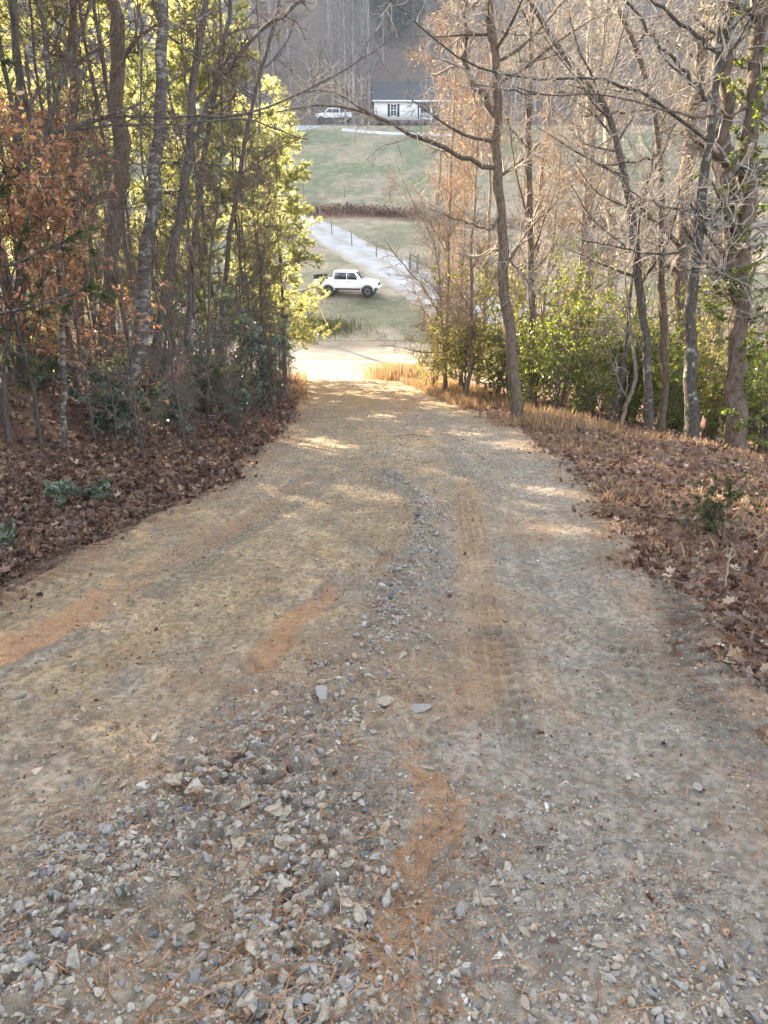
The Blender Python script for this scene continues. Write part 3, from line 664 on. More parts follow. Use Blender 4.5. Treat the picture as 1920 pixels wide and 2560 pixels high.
# ------------------------------------------------------------------ trucks
M_white = simple('white_paint', (.80, .81, .82), .28, 0, .02, 3, .5); M_white.node_tree.nodes['Principled BSDF'].inputs['Coat Weight'].default_value = .6
M_glassd = simple('tinted_glass', (.015, .018, .022), .06, 0, .1, 5, .7)
M_black = simple('black_plastic', (.02, .02, .021), .6, 0, .2, 30, .4)
M_rubber = simple('tyre_rubber', (.025, .024, .023), .85, 0, .25, 40, .3)
M_chrome = simple('bright_metal', (.72, .73, .75), .25, .9, .05, 10)
M_lamp = simple('lamp_glass', (.65, .68, .72), .12, 0, .05, 10, .7)
M_red = simple('tail_lamp_red', (.35, .02, .02), .2, 0, .05, 10, .6)
def lathe(buf, prof, n, cx, cy, cz, mi=0):
    """profile of (radius, offset along y) turned about the y axis"""
    prof = np.asarray(prof, float); th = np.arange(n) * 2 * math.pi / n; K = len(prof)
    V = np.stack([cx + prof[:, 0][:, None] * np.cos(th), np.broadcast_to((cy + prof[:, 1])[:, None], (K, n)), cz + prof[:, 0][:, None] * np.sin(th)], -1)
    i = (np.arange(K - 1) * n)[:, None]; j = np.arange(n)
    q = np.stack([i + j, i + (j + 1) % n, i + n + (j + 1) % n, i + n + j], -1).reshape(-1, 4)
    buf.add(V.reshape(-1, 3), q, .5, mi)
def poly(buf, pts, mi=0):
    n = len(pts); c = np.mean(pts, 0); buf.add(np.vstack([pts, c]), np.array([(i, (i + 1) % n, n) for i in range(n)]), .5, mi)
def pickup(label, loc, rz, flip, bed=1.65, accents=True, cargo=True, lift=.0, wr=.41):
    t = thing('pickup_truck', label, 'pickup truck', loc, rz)
    cab0 = -1.25; rear = cab0 - bed; nose = 2.62; xf = 1.76; xr = rear + 1.18
    zs, zb_, zr_ = .56 + lift, 1.22 + lift, 1.90 + lift; zc = wr
    X = np.unique(np.concatenate([np.linspace(rear, nose, 90), xf + np.linspace(-.53, .53, 25), xr + np.linspace(-.53, .53, 25), [cab0 - .001, cab0 + .001]]))
    rings = []
    for x in X:
        zb = zs + .08 * smooth(2.2, 2.62, x) + .10 * smooth(rear + .5, rear, x)
        for xw in (xf, xr):
            if abs(x - xw) < .53: zb = max(zb, zc + math.sqrt(.53 ** 2 - (x - xw) ** 2))
        hw = .93 - .16 * float(smooth(2.15, 2.62, x)) ** 2 - .02 * float(smooth(rear + .3, rear, x))
        for xw in (xf, xr): hw += .035 * math.exp(-((x - xw) / .45) ** 4)
        zt = zb_ + .02 - .12 * float(smooth(1.15, 2.6, x)) - .16 * float(smooth(2.4, 2.62, x)) ** 2
        b = x < cab0
        zin, zfl = (zt - .02, zs + .18) if b else (zt + .015, zt + .05)
        rings.append([(0, zs), (hw - .22, zs), (hw - .02, zb), (hw, zb + .05), (hw + .012, max(zb + .06, .98 + lift)), (hw - .012, zt - .07), (hw - .06, zt), (hw - .13, zin), (hw - .16 if b else hw - .4, zfl), (0, zfl + (0 if b else .02))])
    rg = np.array(rings); nP = rg.shape[1]
    full = np.concatenate([rg, rg[:, ::-1] * np.array([-1, 1])], 1); m = full.shape[1]
    V = np.concatenate([np.broadcast_to(X[:, None, None], (len(X), m, 1)), full], -1)
    i = (np.arange(len(X) - 1) * m)[:, None]; j = np.arange(m)
    q = np.stack([i + j, i + m + j, i + m + (j + 1) % m, i + (j + 1) % m], -1).reshape(-1, 4)
    b = Buf().add(V.reshape(-1, 3), q); poly(b, V[0]); poly(b, V[-1])
    box(b, rear - .005, rear + .05, -.86, .86, zs + .1, zb_ + .01); box(b, cab0 - .03, cab0 + .02, -.84, .84, zs + .1, zb_ + .015)
    # cab
    def env(z):
        k = (z - zb_) / (zr_ - zb_); return cab0 + .10 * k + .02, 1.32 - .66 * k, .875 - .16 * k
    def ring(z, ins=0):
        x0, x1, hw = env(z); x0 += ins; x1 -= ins; hw -= ins; r = .10; pts = []
        for sx, sy, a0 in ((1, 1, 0), (-1, 1, 90), (-1, -1, 180), (1, -1, 270)):
            cx_ = (x1 - r) if sx > 0 else (x0 + r); cy_ = sy * (hw - r)
            for a in range(0, 91, 18): pts.append((cx_ + r * math.cos(R(a0 + a)), cy_ + r * math.sin(R(a0 + a)), z))
        return pts
    lev = [ring(z) for z in np.linspace(zb_ - .04, zr_ - .03, 6)] + [ring(zr_, .05), ring(zr_ + .02, .16)]
    L = np.array(lev); m = L.shape[1]; i = (np.arange(len(L) - 1) * m)[:, None]; j = np.arange(m)
    q = np.stack([i + j, i + (j + 1) % m, i + m + (j + 1) % m, i + m + j], -1).reshape(-1, 4)
    b.add(L.reshape(-1, 3), q); poly(b, L[-1])
    obj('body', b, M_white, t)
    def side_glass(x0, x1, z0, z1, s, slant0=0, slant1=0):
        P = []
        for x, z in ((x0, z0), (x1, z0), (x1 + slant1, z1), (x0 + slant0, z1)): P.append((x, s * (env(z)[2] + .006), z))
        P = np.array(P); Q = P - np.array([0, s * .02, 0]); bb = Buf(); bb.add(np.vstack([P, Q]), [(0, 1, 2, 3), (7, 6, 5, 4), (0, 4, 5, 1), (1, 5, 6, 2), (2, 6, 7, 3), (3, 7, 4, 0)]); return bb
    for s in (1, -1):
        for dx0, dx1, gl in ((.02, 1.08, (.025, 1.10, 0, -.50)), (-1.06, -.02, (-1.06, -.015, .05, 0))):
            db = Buf(); xs = np.linspace(dx0, dx1, 6); pts = []
            for x in xs: pts.append([(x, s * (.936 if z < 1.0 + lift else .93), z) for z in (zs + .06, .98 + lift, zb_ - .06)])
            P = np.array(pts); Q = P - np.array([0, s * .03, 0])
            v = np.concatenate([P.reshape(-1, 3), Q.reshape(-1, 3)]); f = []
            for a in range(5):
                for c in range(2): k = a * 3 + c; f.append((k, k + 3, k + 4, k + 1))
            db.add(v + np.array([0, s * .012, 0]), f)
            door = obj('door', db, M_white, t)
            hb = Buf(); hx = dx0 + .10; box(hb, hx, hx + .17, s * .945 - .02, s * .945 + .025, zb_ - .16, zb_ - .125); obj('handle', hb, M_black if accents else M_white, door)
            obj('window', side_glass(gl[0], gl[1], zb_ + .03, zr_ - .10, s, gl[2], gl[3]), M_glassd, door)
        mb = Buf(); box(mb, .92, 1.04, s * .90 if s > 0 else -1.12, 1.12 if s > 0 else s * .90, zb_ + .02, zb_ + .20); obj('mirror', mb, M_white, t)
        hl = Buf(); v, f = ico(2); hl.add(v * np.array([.16, .14, .085]) + np.array([2.46, s * .66, zb_ - .24]), f); obj('headlight', hl, M_lamp, t)
        tl = Buf(); box(tl, rear - .015, rear + .04, s * .80 - .06, s * .80 + .06, zb_ - .38, zb_ - .06); obj('tail_light', tl, M_red, t)
        fb = Buf(); th = np.linspace(math.pi * .98, math.pi * .02, 20)
        for xw in (xf, xr):
            P = np.stack([xw + .545 * np.cos(th), np.full(20, s * .965), zc + .545 * np.sin(th)], -1)[None]
            v, f = tubes(P, np.full((1, 20), .028), 6); fb.add(v, f)
        obj('fender_flare', fb, M_white, t)
    for nm, xs_, zz in (('windscreen', 1, 0), ('rear_window', 0, 0)):
        P = []
        for z, k in ((zb_ + .04, 1), (zr_ - .09, 1)):
            x = env(z)[xs_] + (.008 if xs_ else -.008); hw = env(z)[2] - .10; P += [(x, hw, z), (x, -hw, z)]
        P = np.array(P)[[0, 1, 3, 2]]; Q = P - np.array([.02 if xs_ else -.02, 0, 0])
        obj(nm, Buf().add(np.vstack([P, Q]), [(0, 1, 2, 3), (7, 6, 5, 4), (0, 4, 5, 1), (1, 5, 6, 2), (2, 6, 7, 3), (3, 7, 4, 0)]), M_glassd, t)
    gb = Buf(); box(gb, 2.56, 2.645, -.52, .52, zs + .22, zb_ - .22); obj('grille', gb, M_black, t)
    bb = Buf(); box(bb, 2.45, 2.74, -.80, .80, zs + .02, zs + .20); obj('front_bumper', bb, M_white if accents else M_black, t)
    bb = Buf(); box(bb, rear - .14, rear + .02, -.86, .86, zs + .03, zs + .17); obj('rear_bumper', bb, M_chrome, t)
    ub = Buf(); box(ub, rear + .15, 2.5, -.70, .70, zs - .14, zs + .06)
    for xw in (xf, xr): lathe(ub, [(.02, -.80), (.52, -.80), (.52, .80), (.02, .80)], 24, xw, 0, zc + .02)
    obj('underbody', ub, M_black, t)
    for xw in (xf, xr):
        for s in (1, -1):
            wb = Buf(); lathe(wb, [(wr * .60, -.12), (wr * .88, -.13), (wr * .98, -.10), (wr, -.05), (wr, .05), (wr * .98, .10), (wr * .88, .13), (wr * .60, .12)], 32, xw, s * .86, zc)
            for k in range(30):
                a = k * 2 * math.pi / 30; cx_, cz_ = xw + wr * .985 * math.cos(a), zc + wr * .985 * math.sin(a)
                v = np.array([(x, y, z) for z in (-.02, .02) for y in (-.11, .11) for x in (-.025, .025)]); M2 = np.array([[math.cos(a), 0, -math.sin(a)], [0, 1, 0], [math.sin(a), 0, math.cos(a)]])
                wb.add(v @ M2.T + np.array([cx_, s * .86, cz_]), [(0, 2, 3, 1), (4, 5, 7, 6), (0, 1, 5, 4), (2, 6, 7, 3), (0, 4, 6, 2), (1, 3, 7, 5)])
            w = obj('wheel', wb, M_rubber, t)
            rb = Buf(); lathe(rb, [(.01, s * .07), (.07, s * .075), (wr * .30, s * .05), (wr * .5, s * .055), (wr * .62, s * .11), (wr * .64, s * .10)], 32, xw, s * .86, zc, 0)
            for k in range(6):
                a = k * math.pi / 3 + .3
                for da in (-.17, .17):
                    P = np.array([[xw + r_ * math.cos(a + da * q_), s * (.86 + .085), zc + r_ * math.sin(a + da * q_)] for r_, q_ in ((wr * .36, .6), (wr * .48, .9), (wr * .58, 1.25))])[None]
                    v, f = tubes(P, np.full((1, 3), .016), 5); rb.add(v, f, .5, 1)
            obj('rim', rb, [M_black, M_chrome if accents else M_black], w)
    if cargo:
        for k, (x0, x1, y0, y1, h) in enumerate(((rear + .25, rear + .62, -.62, -.1, .16), (rear + .75, rear + 1.15, -.6, .1, .20))):
            cbuf = Buf(); box(cbuf, -(x1 - x0) / 2, (x1 - x0) / 2, 0, y1 - y0, 0, zb_ + h - zs - .24); box(cbuf, -(x1 - x0) / 2 - .02, (x1 - x0) / 2 + .02, -.02, y1 - y0 + .02, zb_ + h - zs - .236, zb_ + h - zs - .18)
            c, s_ = math.cos(rz), math.sin(rz); ox, oy = (x0 + x1) / 2, y0
            o = obj('storage_bin', cbuf, M_black); o.location = (loc[0] + ox * c - oy * s_, loc[1] + ox * s_ + oy * c, loc[2] + zs + .19); o.rotation_euler = (0, 0, rz)
            tag(o, ['dark bin in the bed of the lower white truck, by the tailgate', 'dark bin in the bed of the lower white truck, close behind the cab'][k], 'bin')
    return t
p = hit(872, 737)
pickup('white crew cab pickup truck with black and white wheels parked on the grass', tuple(p), R(-9), 1, 1.5, True, True, .06, .42).scale = (.88,) * 3
p = hit(833, 309)
pickup('white long bed pickup truck with black wheels parked beside the house', (p[0], p[1], p[2] + .02), R(180 - 4), 1, 1.95, False, False, .14, .44)

# ------------------------------------------------------------------ house
M_siding = simple('white_siding', (.74, .75, .77), .6, 0, .03, 8, .4)
def siding():
    n = M_siding.node_tree.nodes; l = M_siding.node_tree.links; b = n['Principled BSDF']
    w = n.new('ShaderNodeTexWave'); w.wave_type = 'BANDS'; w.bands_direction = 'Z'; w.wave_profile = 'SAW'; w.inputs['Scale'].default_value = 1.3
    tc = n.new('ShaderNodeTexCoord'); l.new(tc.outputs['Object'], w.inputs['Vector'])
    bp = n.new('ShaderNodeBump'); bp.inputs['Strength'].default_value = .6; bp.inputs['Distance'].default_value = .02; l.new(w.outputs['Fac'], bp.inputs['Height']); l.new(bp.outputs[0], b.inputs['Normal'])
siding()
M_roof = simple('roof_shingle', (.05, .052, .06), .9, 0, .3, 6, .2, .4)
M_shutter = simple('dark_shutter', (.018, .022, .03), .6, 0, .1)
M_trim = simple('white_trim', (.78, .78, .79), .5, 0, .02)
M_brickf = simple('foundation', (.12, .09, .08), .9, 0, .3, 12)
M_wood = simple('weathered_wood', (.16, .135, .115), .85, 0, .35, 9, .2, .4)
M_woodp = simple('pale_wood', (.42, .36, .26), .8, 0, .2, 14, .3)
M_tin = simple('blue_grey_tin', (.36, .42, .50), .5, .3, .08, 4)
M_wire = simple('fence_wire', (.12, .115, .11), .6, .4, .1)
M_yellow = simple('yellow_guard', (.62, .36, .04), .5, 0, .1)
def house():
    a = hit(938, 312); b_ = hit(1052, 322)
    o = np.array([a[0], a[1]]); t = thing('house', 'white one storey house with dark roof and dark shutters on the rise', 'house', (a[0], a[1], a[2] + .25), R(2))
    Wd, Dp, hgt, wx = 13.0, 8.2, 3.0, 6.6                     # the porch is recessed between wx and 10.6
    b = Buf(); box(b, -.02, Wd + .02, -.02, Dp, -1.0, .45); obj('foundation', b, M_brickf, t)
    b = Buf(); box(b, 0, wx, 0, Dp, .45, hgt); box(b, wx + .002, 10.6, 1.9, Dp - .003, .45, hgt - .003); box(b, 10.604, Wd, 0, Dp, .45, hgt)
    obj('wall', b, M_siding, t)
    rb = Buf(); ov = .45; rh = 3.0
    for y0, z0, y1, z1 in ((-ov, hgt - .10, Dp / 2, hgt + rh), (Dp + ov, hgt - .10, Dp / 2, hgt + rh)):
        v = [(-ov, y0, z0 + .14), (Wd + ov, y0, z0 + .14), (Wd + ov, y1, z1 + .14), (-ov, y1, z1 + .14), (-ov, y0, z0), (Wd + ov, y0, z0), (Wd + ov, y1, z1), (-ov, y1, z1)]
        rb.add(v, [(0, 1, 2, 3), (4, 7, 6, 5), (0, 4, 5, 1), (1, 5, 6, 2), (3, 7, 4, 0)])
    rf = obj('roof', rb, M_roof, t, False)
    fb = Buf(); box(fb, -ov - .02, Wd + ov + .02, -ov - .06, -ov - .002, hgt - .14, hgt + .06); obj('gutter', fb, M_trim, rf)
    gb = Buf(); gb.add([(0.03, .02, hgt), (.03, Dp - .02, hgt), (.03, Dp / 2, hgt + rh), (Wd - .03, .02, hgt), (Wd - .03, Dp - .02, hgt), (Wd - .03, Dp / 2, hgt + rh)], [(0, 1, 2), (3, 5, 4)]); obj('gable', gb, M_siding, t)
    def window(x, y, z0, z1, w, shut=True):
        wb = Buf(); box(wb, x - w / 2 + .05, x + w / 2 - .05, y - .012, y + .03, z0 + .05, z1 - .05); g = obj('window', wb, M_glassd, t)
        fb = Buf(); box(fb, x - w / 2 - .06, x - w / 2 + .05, y - .05, y + .02, z0 - .06, z1 + .06); box(fb, x + w / 2 - .05, x + w / 2 + .06, y - .05, y + .02, z0 - .06, z1 + .06)
        box(fb, x - w / 2 + .05, x + w / 2 - .05, y - .05, y + .02, z0 - .06, z0 + .05); box(fb, x - w / 2 + .05, x + w / 2 - .05, y - .05, y + .02, z1 - .05, z1 + .06)
        box(fb, x - .025, x + .025, y - .045, y + .01, z0 + .05, z1 - .05)
        for q in (.25, .5, .75): zz = z0 + (z1 - z0) * q; h = .035 if q == .5 else .018; box(fb, x - w / 2 + .05, x + w / 2 - .05, y - .04, y + .012, zz - h, zz + h)
        obj('frame', fb, M_trim, g)
        if shut:
            for s in (-1, 1):
                sb = Buf(); cx_ = x + s * (w / 2 + .27); box(sb, cx_ - .19, cx_ + .19, y - .04, y + .01, z0 - .06, z1 + .06)
                for q in range(12): zz = z0 + (z1 - z0) * (q + .5) / 12; box(sb, cx_ - .14, cx_ + .14, y - .055, y - .041, zz - .03, zz + .02)
                obj('shutter', sb, M_shutter, g)
    window(2.85, 0, .95, 2.55, .95); window(7.7, 1.9, .95, 2.45, .95); window(11.8, 0, .95, 2.5, .95)
    db = Buf(); box(db, 9.1, 10.05, 1.84, 1.92, .47, 2.55); d = obj('door', db, M_shutter, t); kb = Buf(); v, f = ico(1); kb.add(v * .045 + np.array([9.95, 1.80, 1.4]), f); obj('handle', kb, M_chrome, d)
    for x in (wx + .3, 8.7, 10.3):
        pb = Buf(); box(pb, x - .07, x + .07, .08, .22, .48, hgt - .004); box(pb, x - .1, x + .1, .05, .25, .452, .56); obj('porch_post', pb, M_trim, t)
    rb = Buf(); 
    for x0, x1 in ((wx + .38, 8.62),):
        box(rb, x0, x1, .12, .18, 1.28, 1.34); box(rb, x0, x1, .12, .18, .60, .65)
        for x in np.arange(x0 + .1, x1, .13): box(rb, x - .015, x + .015, .135, .165, .65, 1.28)
    obj('railing', rb, M_trim, t)
    sb = Buf(); box(sb, 8.85, 10.2, -.9, -.03, -.6, .16); box(sb, 8.85, 10.2, -.45, -.03, .162, .32); obj('steps', sb, M_brickf, t)
    cb = Buf(); box(cb, 5.2, 5.8, Dp * .5 - .3, Dp * .5 + .3, hgt + rh - .3, hgt + rh + .7); obj('chimney', cb, M_brickf, rf)
    return t
HOUSE = house()
def shed():
    p = hit(790, 303); t = thing('shed', 'weathered grey wooden shed behind the white truck beside the house', 'shed', (p[0] - 4.5, p[1] + 3.5, p[2] - .1), R(6))
    b = Buf(); box(b, 0, 3.6, 0, 3.2, -.3, 2.4); obj('wall', b, M_wood, t)
    r = Buf()
    for y0, y1 in ((-.3, 1.6), (3.5, 1.6)):
        r.add([(-.25, y0, 2.35), (3.85, y0, 2.35), (3.85, y1, 3.3), (-.25, y1, 3.3), (-.25, y0, 2.27), (3.85, y0, 2.27), (3.85, y1, 3.22), (-.25, y1, 3.22)], [(0, 1, 2, 3), (4, 7, 6, 5), (0, 4, 5, 1), (1, 5, 6, 2), (3, 7, 4, 0)])
    obj('roof', r, M_roof, t, False)
    d = Buf(); box(d, 1.2, 2.3, -.05, -.005, -.05, 2.0); dd = obj('door', d, simple('rusty_door', (.20, .10, .06), .8, 0, .3, 8), t)
    h = Buf(); box(h, 2.15, 2.22, -.09, -.052, .95, 1.08); obj('handle', h, M_black, dd)
    t = thing('trailer', 'pale blue grey box trailer standing by the shed', 'trailer', (p[0] - 7.6, p[1] + 1.0, p[2] + .05), R(4))
    b = Buf(); box(b, 0, 2.9, 0, 1.9, .5, 2.35); obj('body', b, M_tin, t)
    b = Buf(); box(b, .05, 2.85, .05, 1.85, .38, .497); box(b, 2.85, 3.7, .88, 1.02, .40, .48); obj('chassis', b, M_black, t)
    for y in (-.04, 1.94):
        w = Buf(); lathe(w, [(.02, -.08), (.2, -.09), (.33, -.09), (.35, 0), (.33, .09), (.2, .09), (.02, .08)], 20, 1.4, y, .35); obj('wheel', w, M_rubber, t)
shed()
def walk():
    pts = [hit(*q) for q in ((855, 325), (905, 329), (960, 334), (1070, 337), (1180, 338))]
    def cf(X, Y, u): return np.broadcast_to(np.array([.36, .36, .36]), X.shape + (3,)) * (.95 + .1 * fbm(X * 3, Y * 3, 3, 5)[..., None])
    strip('footpath', 'pale concrete footpath curving to the house', pts, [.9, .9, .9, .9, .9], M_gravelroad, cf, .07, 60, 8, 0)
    def cm(X, Y, u): return np.broadcast_to(np.array([.07, .045, .035]), X.shape + (3,)) * (.7 + .6 * fbm(X * 3, Y * 3, 3, 6)[..., None])
    h0 = HOUSE.location; strip('mulch_bed', 'dark mulch bed along the front of the house', [(h0.x - .3, h0.y - .9), (h0.x + 8, h0.y - .8), (h0.x + 13, h0.y - .6)], [2.1, 2.1, 2.1], M_ground, cm, .05, 60, 10, .4)
    def cp(X, Y, u): return np.broadcast_to(np.array([.25, .25, .245]), X.shape + (3,)) * (.85 + .3 * fbm(X * 2, Y * 2, 3, 6)[..., None])
    pts = [hit(*q) for q in ((700, 317), (770, 316), (830, 314), (890, 314))]
    strip('parking_pad', 'pale gravel parking pad beside the house', pts, [3.6, 3.6, 3.6, 3.4], M_gravelroad, cp, .04, 50, 14, .6)
walk()

# ------------------------------------------------------------------ fence, posts, pole
def fence():
    P = [hit(*q) for q in ((1300, 742), (1180, 712), (1043, 686), (1025, 678), (941, 644), (880, 618), (830, 588), (800, 560))]
    t = thing('wire_fence', 'wire fence on dark wooden posts along the gravel driveway', 'fence', tuple(P[2]))
    o = np.array(P[2]); tops = []
    g = np.random.default_rng(4)
    for k, q in enumerate(P):
        r = .085 if k in (2, 3) else .055; h = 1.45 + g.uniform(-.08, .08); ln = g.normal(0, .03, 2)
        pl = np.array([[0, 0, -.3], [ln[0] * .5, ln[1] * .5, h * .5], [ln[0], ln[1], h], [ln[0], ln[1], h + .01]])[None]
        v, f = tubes(pl, np.array([[r, r, r * .95, .005]]), 8); b = Buf().add(v + (q - o), f); obj('post', b, M_wood, t)
        tops.append(q - o + np.array([ln[0], ln[1], 0]))
    b = Buf(); v, f = tubes(np.array([tops[2] + [0, 0, 1.30], (tops[2] + tops[3]) / 2 + [0, 0, 1.32], tops[3] + [0, 0, 1.32]])[None], np.full((1, 3), .05), 6); b.add(v, f); obj('brace_rail', b, M_wood, t)
    b = Buf()
    for hz in (.35, .65, .95, 1.25):
        pl = np.array([q + np.array([0, -.07, hz]) for q in tops]); v, f = tubes(resample(pl, 40)[None], np.full((1, 40), .007), 4); b.add(v, f)
    obj('wire', b, M_wire, t)
    P = [hit(*q) for q in ((760, 492), (861, 495), (975, 500), (1090, 505), (1210, 510))]
    t = thing('wire_fence', 'single wire fence across the lawn above the brambles', 'fence', tuple(P[1])); o = np.array(P[1])
    for q in P:
        v, f = tubes((np.array([[0, 0, -.3], [0, 0, .7], [0, 0, 1.4], [0, 0, 1.41]]) + (q - o))[None], np.array([[.06, .06, .055, .004]]), 7); obj('post', Buf().add(v, f), M_wood, t)
    b = Buf()
    for hz in (.5, 1.15):
        pl = np.array([q - o + np.array([0, -.07, hz]) for q in P]); v, f = tubes(resample(pl, 30)[None], np.full((1, 30), .010), 4); b.add(v, f)
    obj('wire', b, M_wire, t)
fence()
def small_posts():
    p = hit(794, 862); t = thing('marker_post', 'short pale wooden post at the edge of the sunlit road', 'post', (p[0], p[1], p[2]))
    b = Buf(); box(b, -.075, .075, -.075, .075, -.2, .58); obj('shaft', b, M_woodp, t); b = Buf(); box(b, -.095, .095, -.095, .095, .582, .64); obj('cap', b, M_trim, t)
    p = hit(824, 828); q = at(799, 768, 47.5)
    d = np.array(q) - p; t = thing('guy_wire', 'slanting guy wire with a yellow guard above the grassy ditch', 'guy wire', tuple(p))
    v, f = tubes(np.array([d * -.05, d * .5, d * 1.0])[None], np.full((1, 3), .03), 6); obj('guard', Buf().add(v, f), M_yellow, t)
    top = np.array([-9.6 - p[0], 51.5 - p[1], 2.8 - p[2]]); e = d * 1.0
    v, f = tubes(np.array([e, e + (top - e) * .5, top])[None], np.full((1, 3), .008), 4); obj('cable', Buf().add(v, f), M_wire, t)
    x, y = -9.6, 51.5; z = float(H(x, y)); t = thing('utility_pole', 'wooden utility pole beyond the pines at the valley road', 'utility pole', (x, y, z))
    v, f = tubes(np.array([[0, 0, -.5], [0, 0, 4], [0, 0, 9.2], [0, 0, 9.25]])[None], np.array([[.16, .15, .12, .01]]), 10); obj('pole', Buf().add(v, f), M_wood, t)
    b = Buf(); box(b, -1.1, 1.1, -.22, -.13, 8.4, 8.52); obj('crossarm', b, M_wood, t)
    for xx in (-1, -.4, .4, 1):
        ib = Buf(); lathe(ib, [(.01, -.09), (.04, -.08), (.05, 0), (.03, .08), (.01, .09)], 10, 0, 0, 0); V = ib.v[0][:, [0, 2, 1]] + np.array([xx, -.175, 8.61]); ib.v[0] = V; obj('insulator', ib, M_tin, t)
small_posts()
# ------------------------------------------------------------------ trees
def put_tree(name, label, cat, group, base, trunk, limbs, crown, tm, lm, cm, smoothed=True):
    base = np.asarray(base, float)
    t = thing(name, label, cat, tuple(base), 0, group)
    if limbs is not None and limbs.v:                       # the limbs grow out of the trunk: one piece of wood
        for v_, f_, t_ in zip(limbs.v, limbs.f, limbs.t): trunk.v.append(v_); trunk.t.append(t_)
        k0 = trunk.n
        for f_ in limbs.f: trunk.f.append(f_ + k0); trunk.m.append(np.zeros(len(f_), int))
    for nm, b, m in (('trunk', trunk, tm), ('crown', crown, cm)):
        if b is None or not b.v: continue
        b.v = [v - base for v in b.v]; obj(nm, b, m, t, nm != 'crown' or smoothed)
    return t
def twigset(tb, P, Rr, g, n2, l2, n3, l3, wob, up=0.0, ang=.9, rmin=.0035, leafcb=None):
    if n2 <= 0: return
    p2, r2 = branches(P, Rr, n2, .12, 1, l2, ang, 6, wob, up, .5, rmin * 1.3, .5, g)
    v, f = tubes(p2, r2, 4); tb.add(v, f, .5)
    if n3 > 0:
        p3, r3 = branches(p2, r2, n3, .1, 1, l3, ang, 7, wob * 1.15, up, .7, rmin, .6, g)
        v, f = tubes(p3, r3, 3); tb.add(v, f, .5)
        if leafcb: leafcb(tb, p3)
    elif leafcb: leafcb(tb, p2)
def traced(name, label, pts, w0, w1, Z, tm, limbs=(), extend=6.0, n1=10, l1=2.0, n2=9, l2=.8, n3=5, l3=.32, wob=.32, up=.02, seed=1, cm=None, group=None, cat='tree', u0=.3, rmin=.0035, sides=10, ltop=None, leafcb=None):
    g = np.random.default_rng(seed * 77 + 5)
    Z0, Z1 = Z if isinstance(Z, tuple) else (Z, Z)
    n = len(pts); zs = np.linspace(Z0, Z1, n)
    P = np.array([at(x, y, z) for (x, y), z in zip(pts, zs)]); rad = np.linspace(w0, w1, n) / 2 / F * zs
    gz = float(H(P[0, 0], P[0, 1]))
    if P[0, 2] > gz + .05: P = np.vstack([[P[0, 0] - (P[1, 0] - P[0, 0]) * .1, P[0, 1], gz - .1], P]); rad = np.concatenate([[rad[0] * 1.25], rad])
    else: P[0, 2] = min(P[0, 2], gz - .1)
    if extend > 0:
        d = nrm(P[-1] - P[-2]); q = P[-1].copy(); r = rad[-1]
        for k in range(4):
            d = nrm(d + np.array([g.normal(0, .06), g.normal(0, .06), .12])); q = q + d * extend / 4; r = max(r * .72, .006); P = np.vstack([P, q]); rad = np.append(rad, r)
    K = 34; PR = resample(np.hstack([P, rad[:, None]]), K); P, rad = PR[:, :3], PR[:, 3]
    rad[0] *= 1.25; rad[1] *= 1.08
    P[1:, :2] += g.normal(0, .25, (K - 1, 2)) * rad[1:, None]
    tb = Buf(); v, f = tubes(P[None], rad[None] * (1 + .05 * g.normal(size=(1, K))), sides); tb.add(v, f)
    lb = Buf(); cb = Buf()
    for L in limbs:
        lp, lw0, lw1, za, zb = L
        m = len(lp); zz = np.linspace(za, zb, m); q = np.array([at(x, y, z) for (x, y), z in zip(lp, zz)]); rr = np.linspace(lw0, lw1, m) / 2 / F * zz
        k = int(np.argmin(np.linalg.norm(P - q[0], axis=1))); 
        if np.linalg.norm(P[k] - q[0]) < 1.5: q[0] = q[0] * .3 + P[k] * .7
        QR = resample(np.hstack([q, rr[:, None]]), 18); Q, rq = QR[:, :3], QR[:, 3]
        Q[1:] += g.normal(0, .8, (17, 3)) * rq[1:, None]
        v, f = tubes(Q[None], rq[None], 7); lb.add(v, f)
        twigset(cb, Q[None], rq[None], g, n2 + 7, l2 * 1.1, n3, l3, wob, up, .9, rmin, leafcb)
    if n1:
        p1, r1 = branches(P[None], rad[None], n1, u0, .98, l1, 1.05, 9, wob * .45, .05, .42, .006, .3, g)
        v, f = tubes(p1, r1, 5); lb.add(v, f)
        twigset(cb, p1, r1, g, n2, l2, n3, l3, wob, up, .85, rmin, leafcb)
    base = np.array([P[0, 0], P[0, 1], gz])
    return put_tree(name, label, cat, group, base, tb, lb, cb, tm, tm, cm or M_twig_sunlit)

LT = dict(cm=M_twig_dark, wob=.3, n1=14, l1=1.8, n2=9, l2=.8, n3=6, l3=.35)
traced('tree', 'straight grey trunk with pale lichen rings rising from the leafy shaded bank', [(301, 1095), (318, 985), (341, 889), (370, 658), (376, 579), (399, 347), (405, 116), (408, 0)], 44, 26, 10.5, M_bark_birch,
       [([(408, 400), (470, 405), (556, 413)], 6, 4, 10.5, 10.2), ([(402, 478), (450, 477)], 6, 4, 10.5, 10.3), ([(415, 90), (470, 55), (540, 30)], 8, 4, 10.5, 11.5), ([(418, 100), (480, 140), (560, 190), (640, 260)], 6, 3, 10.5, 11)], extend=7, seed=1, n1=8, u0=.45, n2=6, l2=.7, n3=3, l3=.3, cm=M_twig_dark, wob=.25)
traced('tree', 'dark mottled trunk close behind the pale ringed trunk, forked at mid height', [(372, 1010), (382, 947), (405, 774), (428, 658), (440, 608), (463, 463), (477, 347), (480, 190), (498, 116), (515, 0)], 26, 17, 12.5, M_bark_dark,
       [([(466, 430), (492, 320), (515, 270), (544, 203), (590, 133), (683, 52), (758, 0), (820, -60)], 13, 8, 12.5, 13.5)], seed=2, **LT)
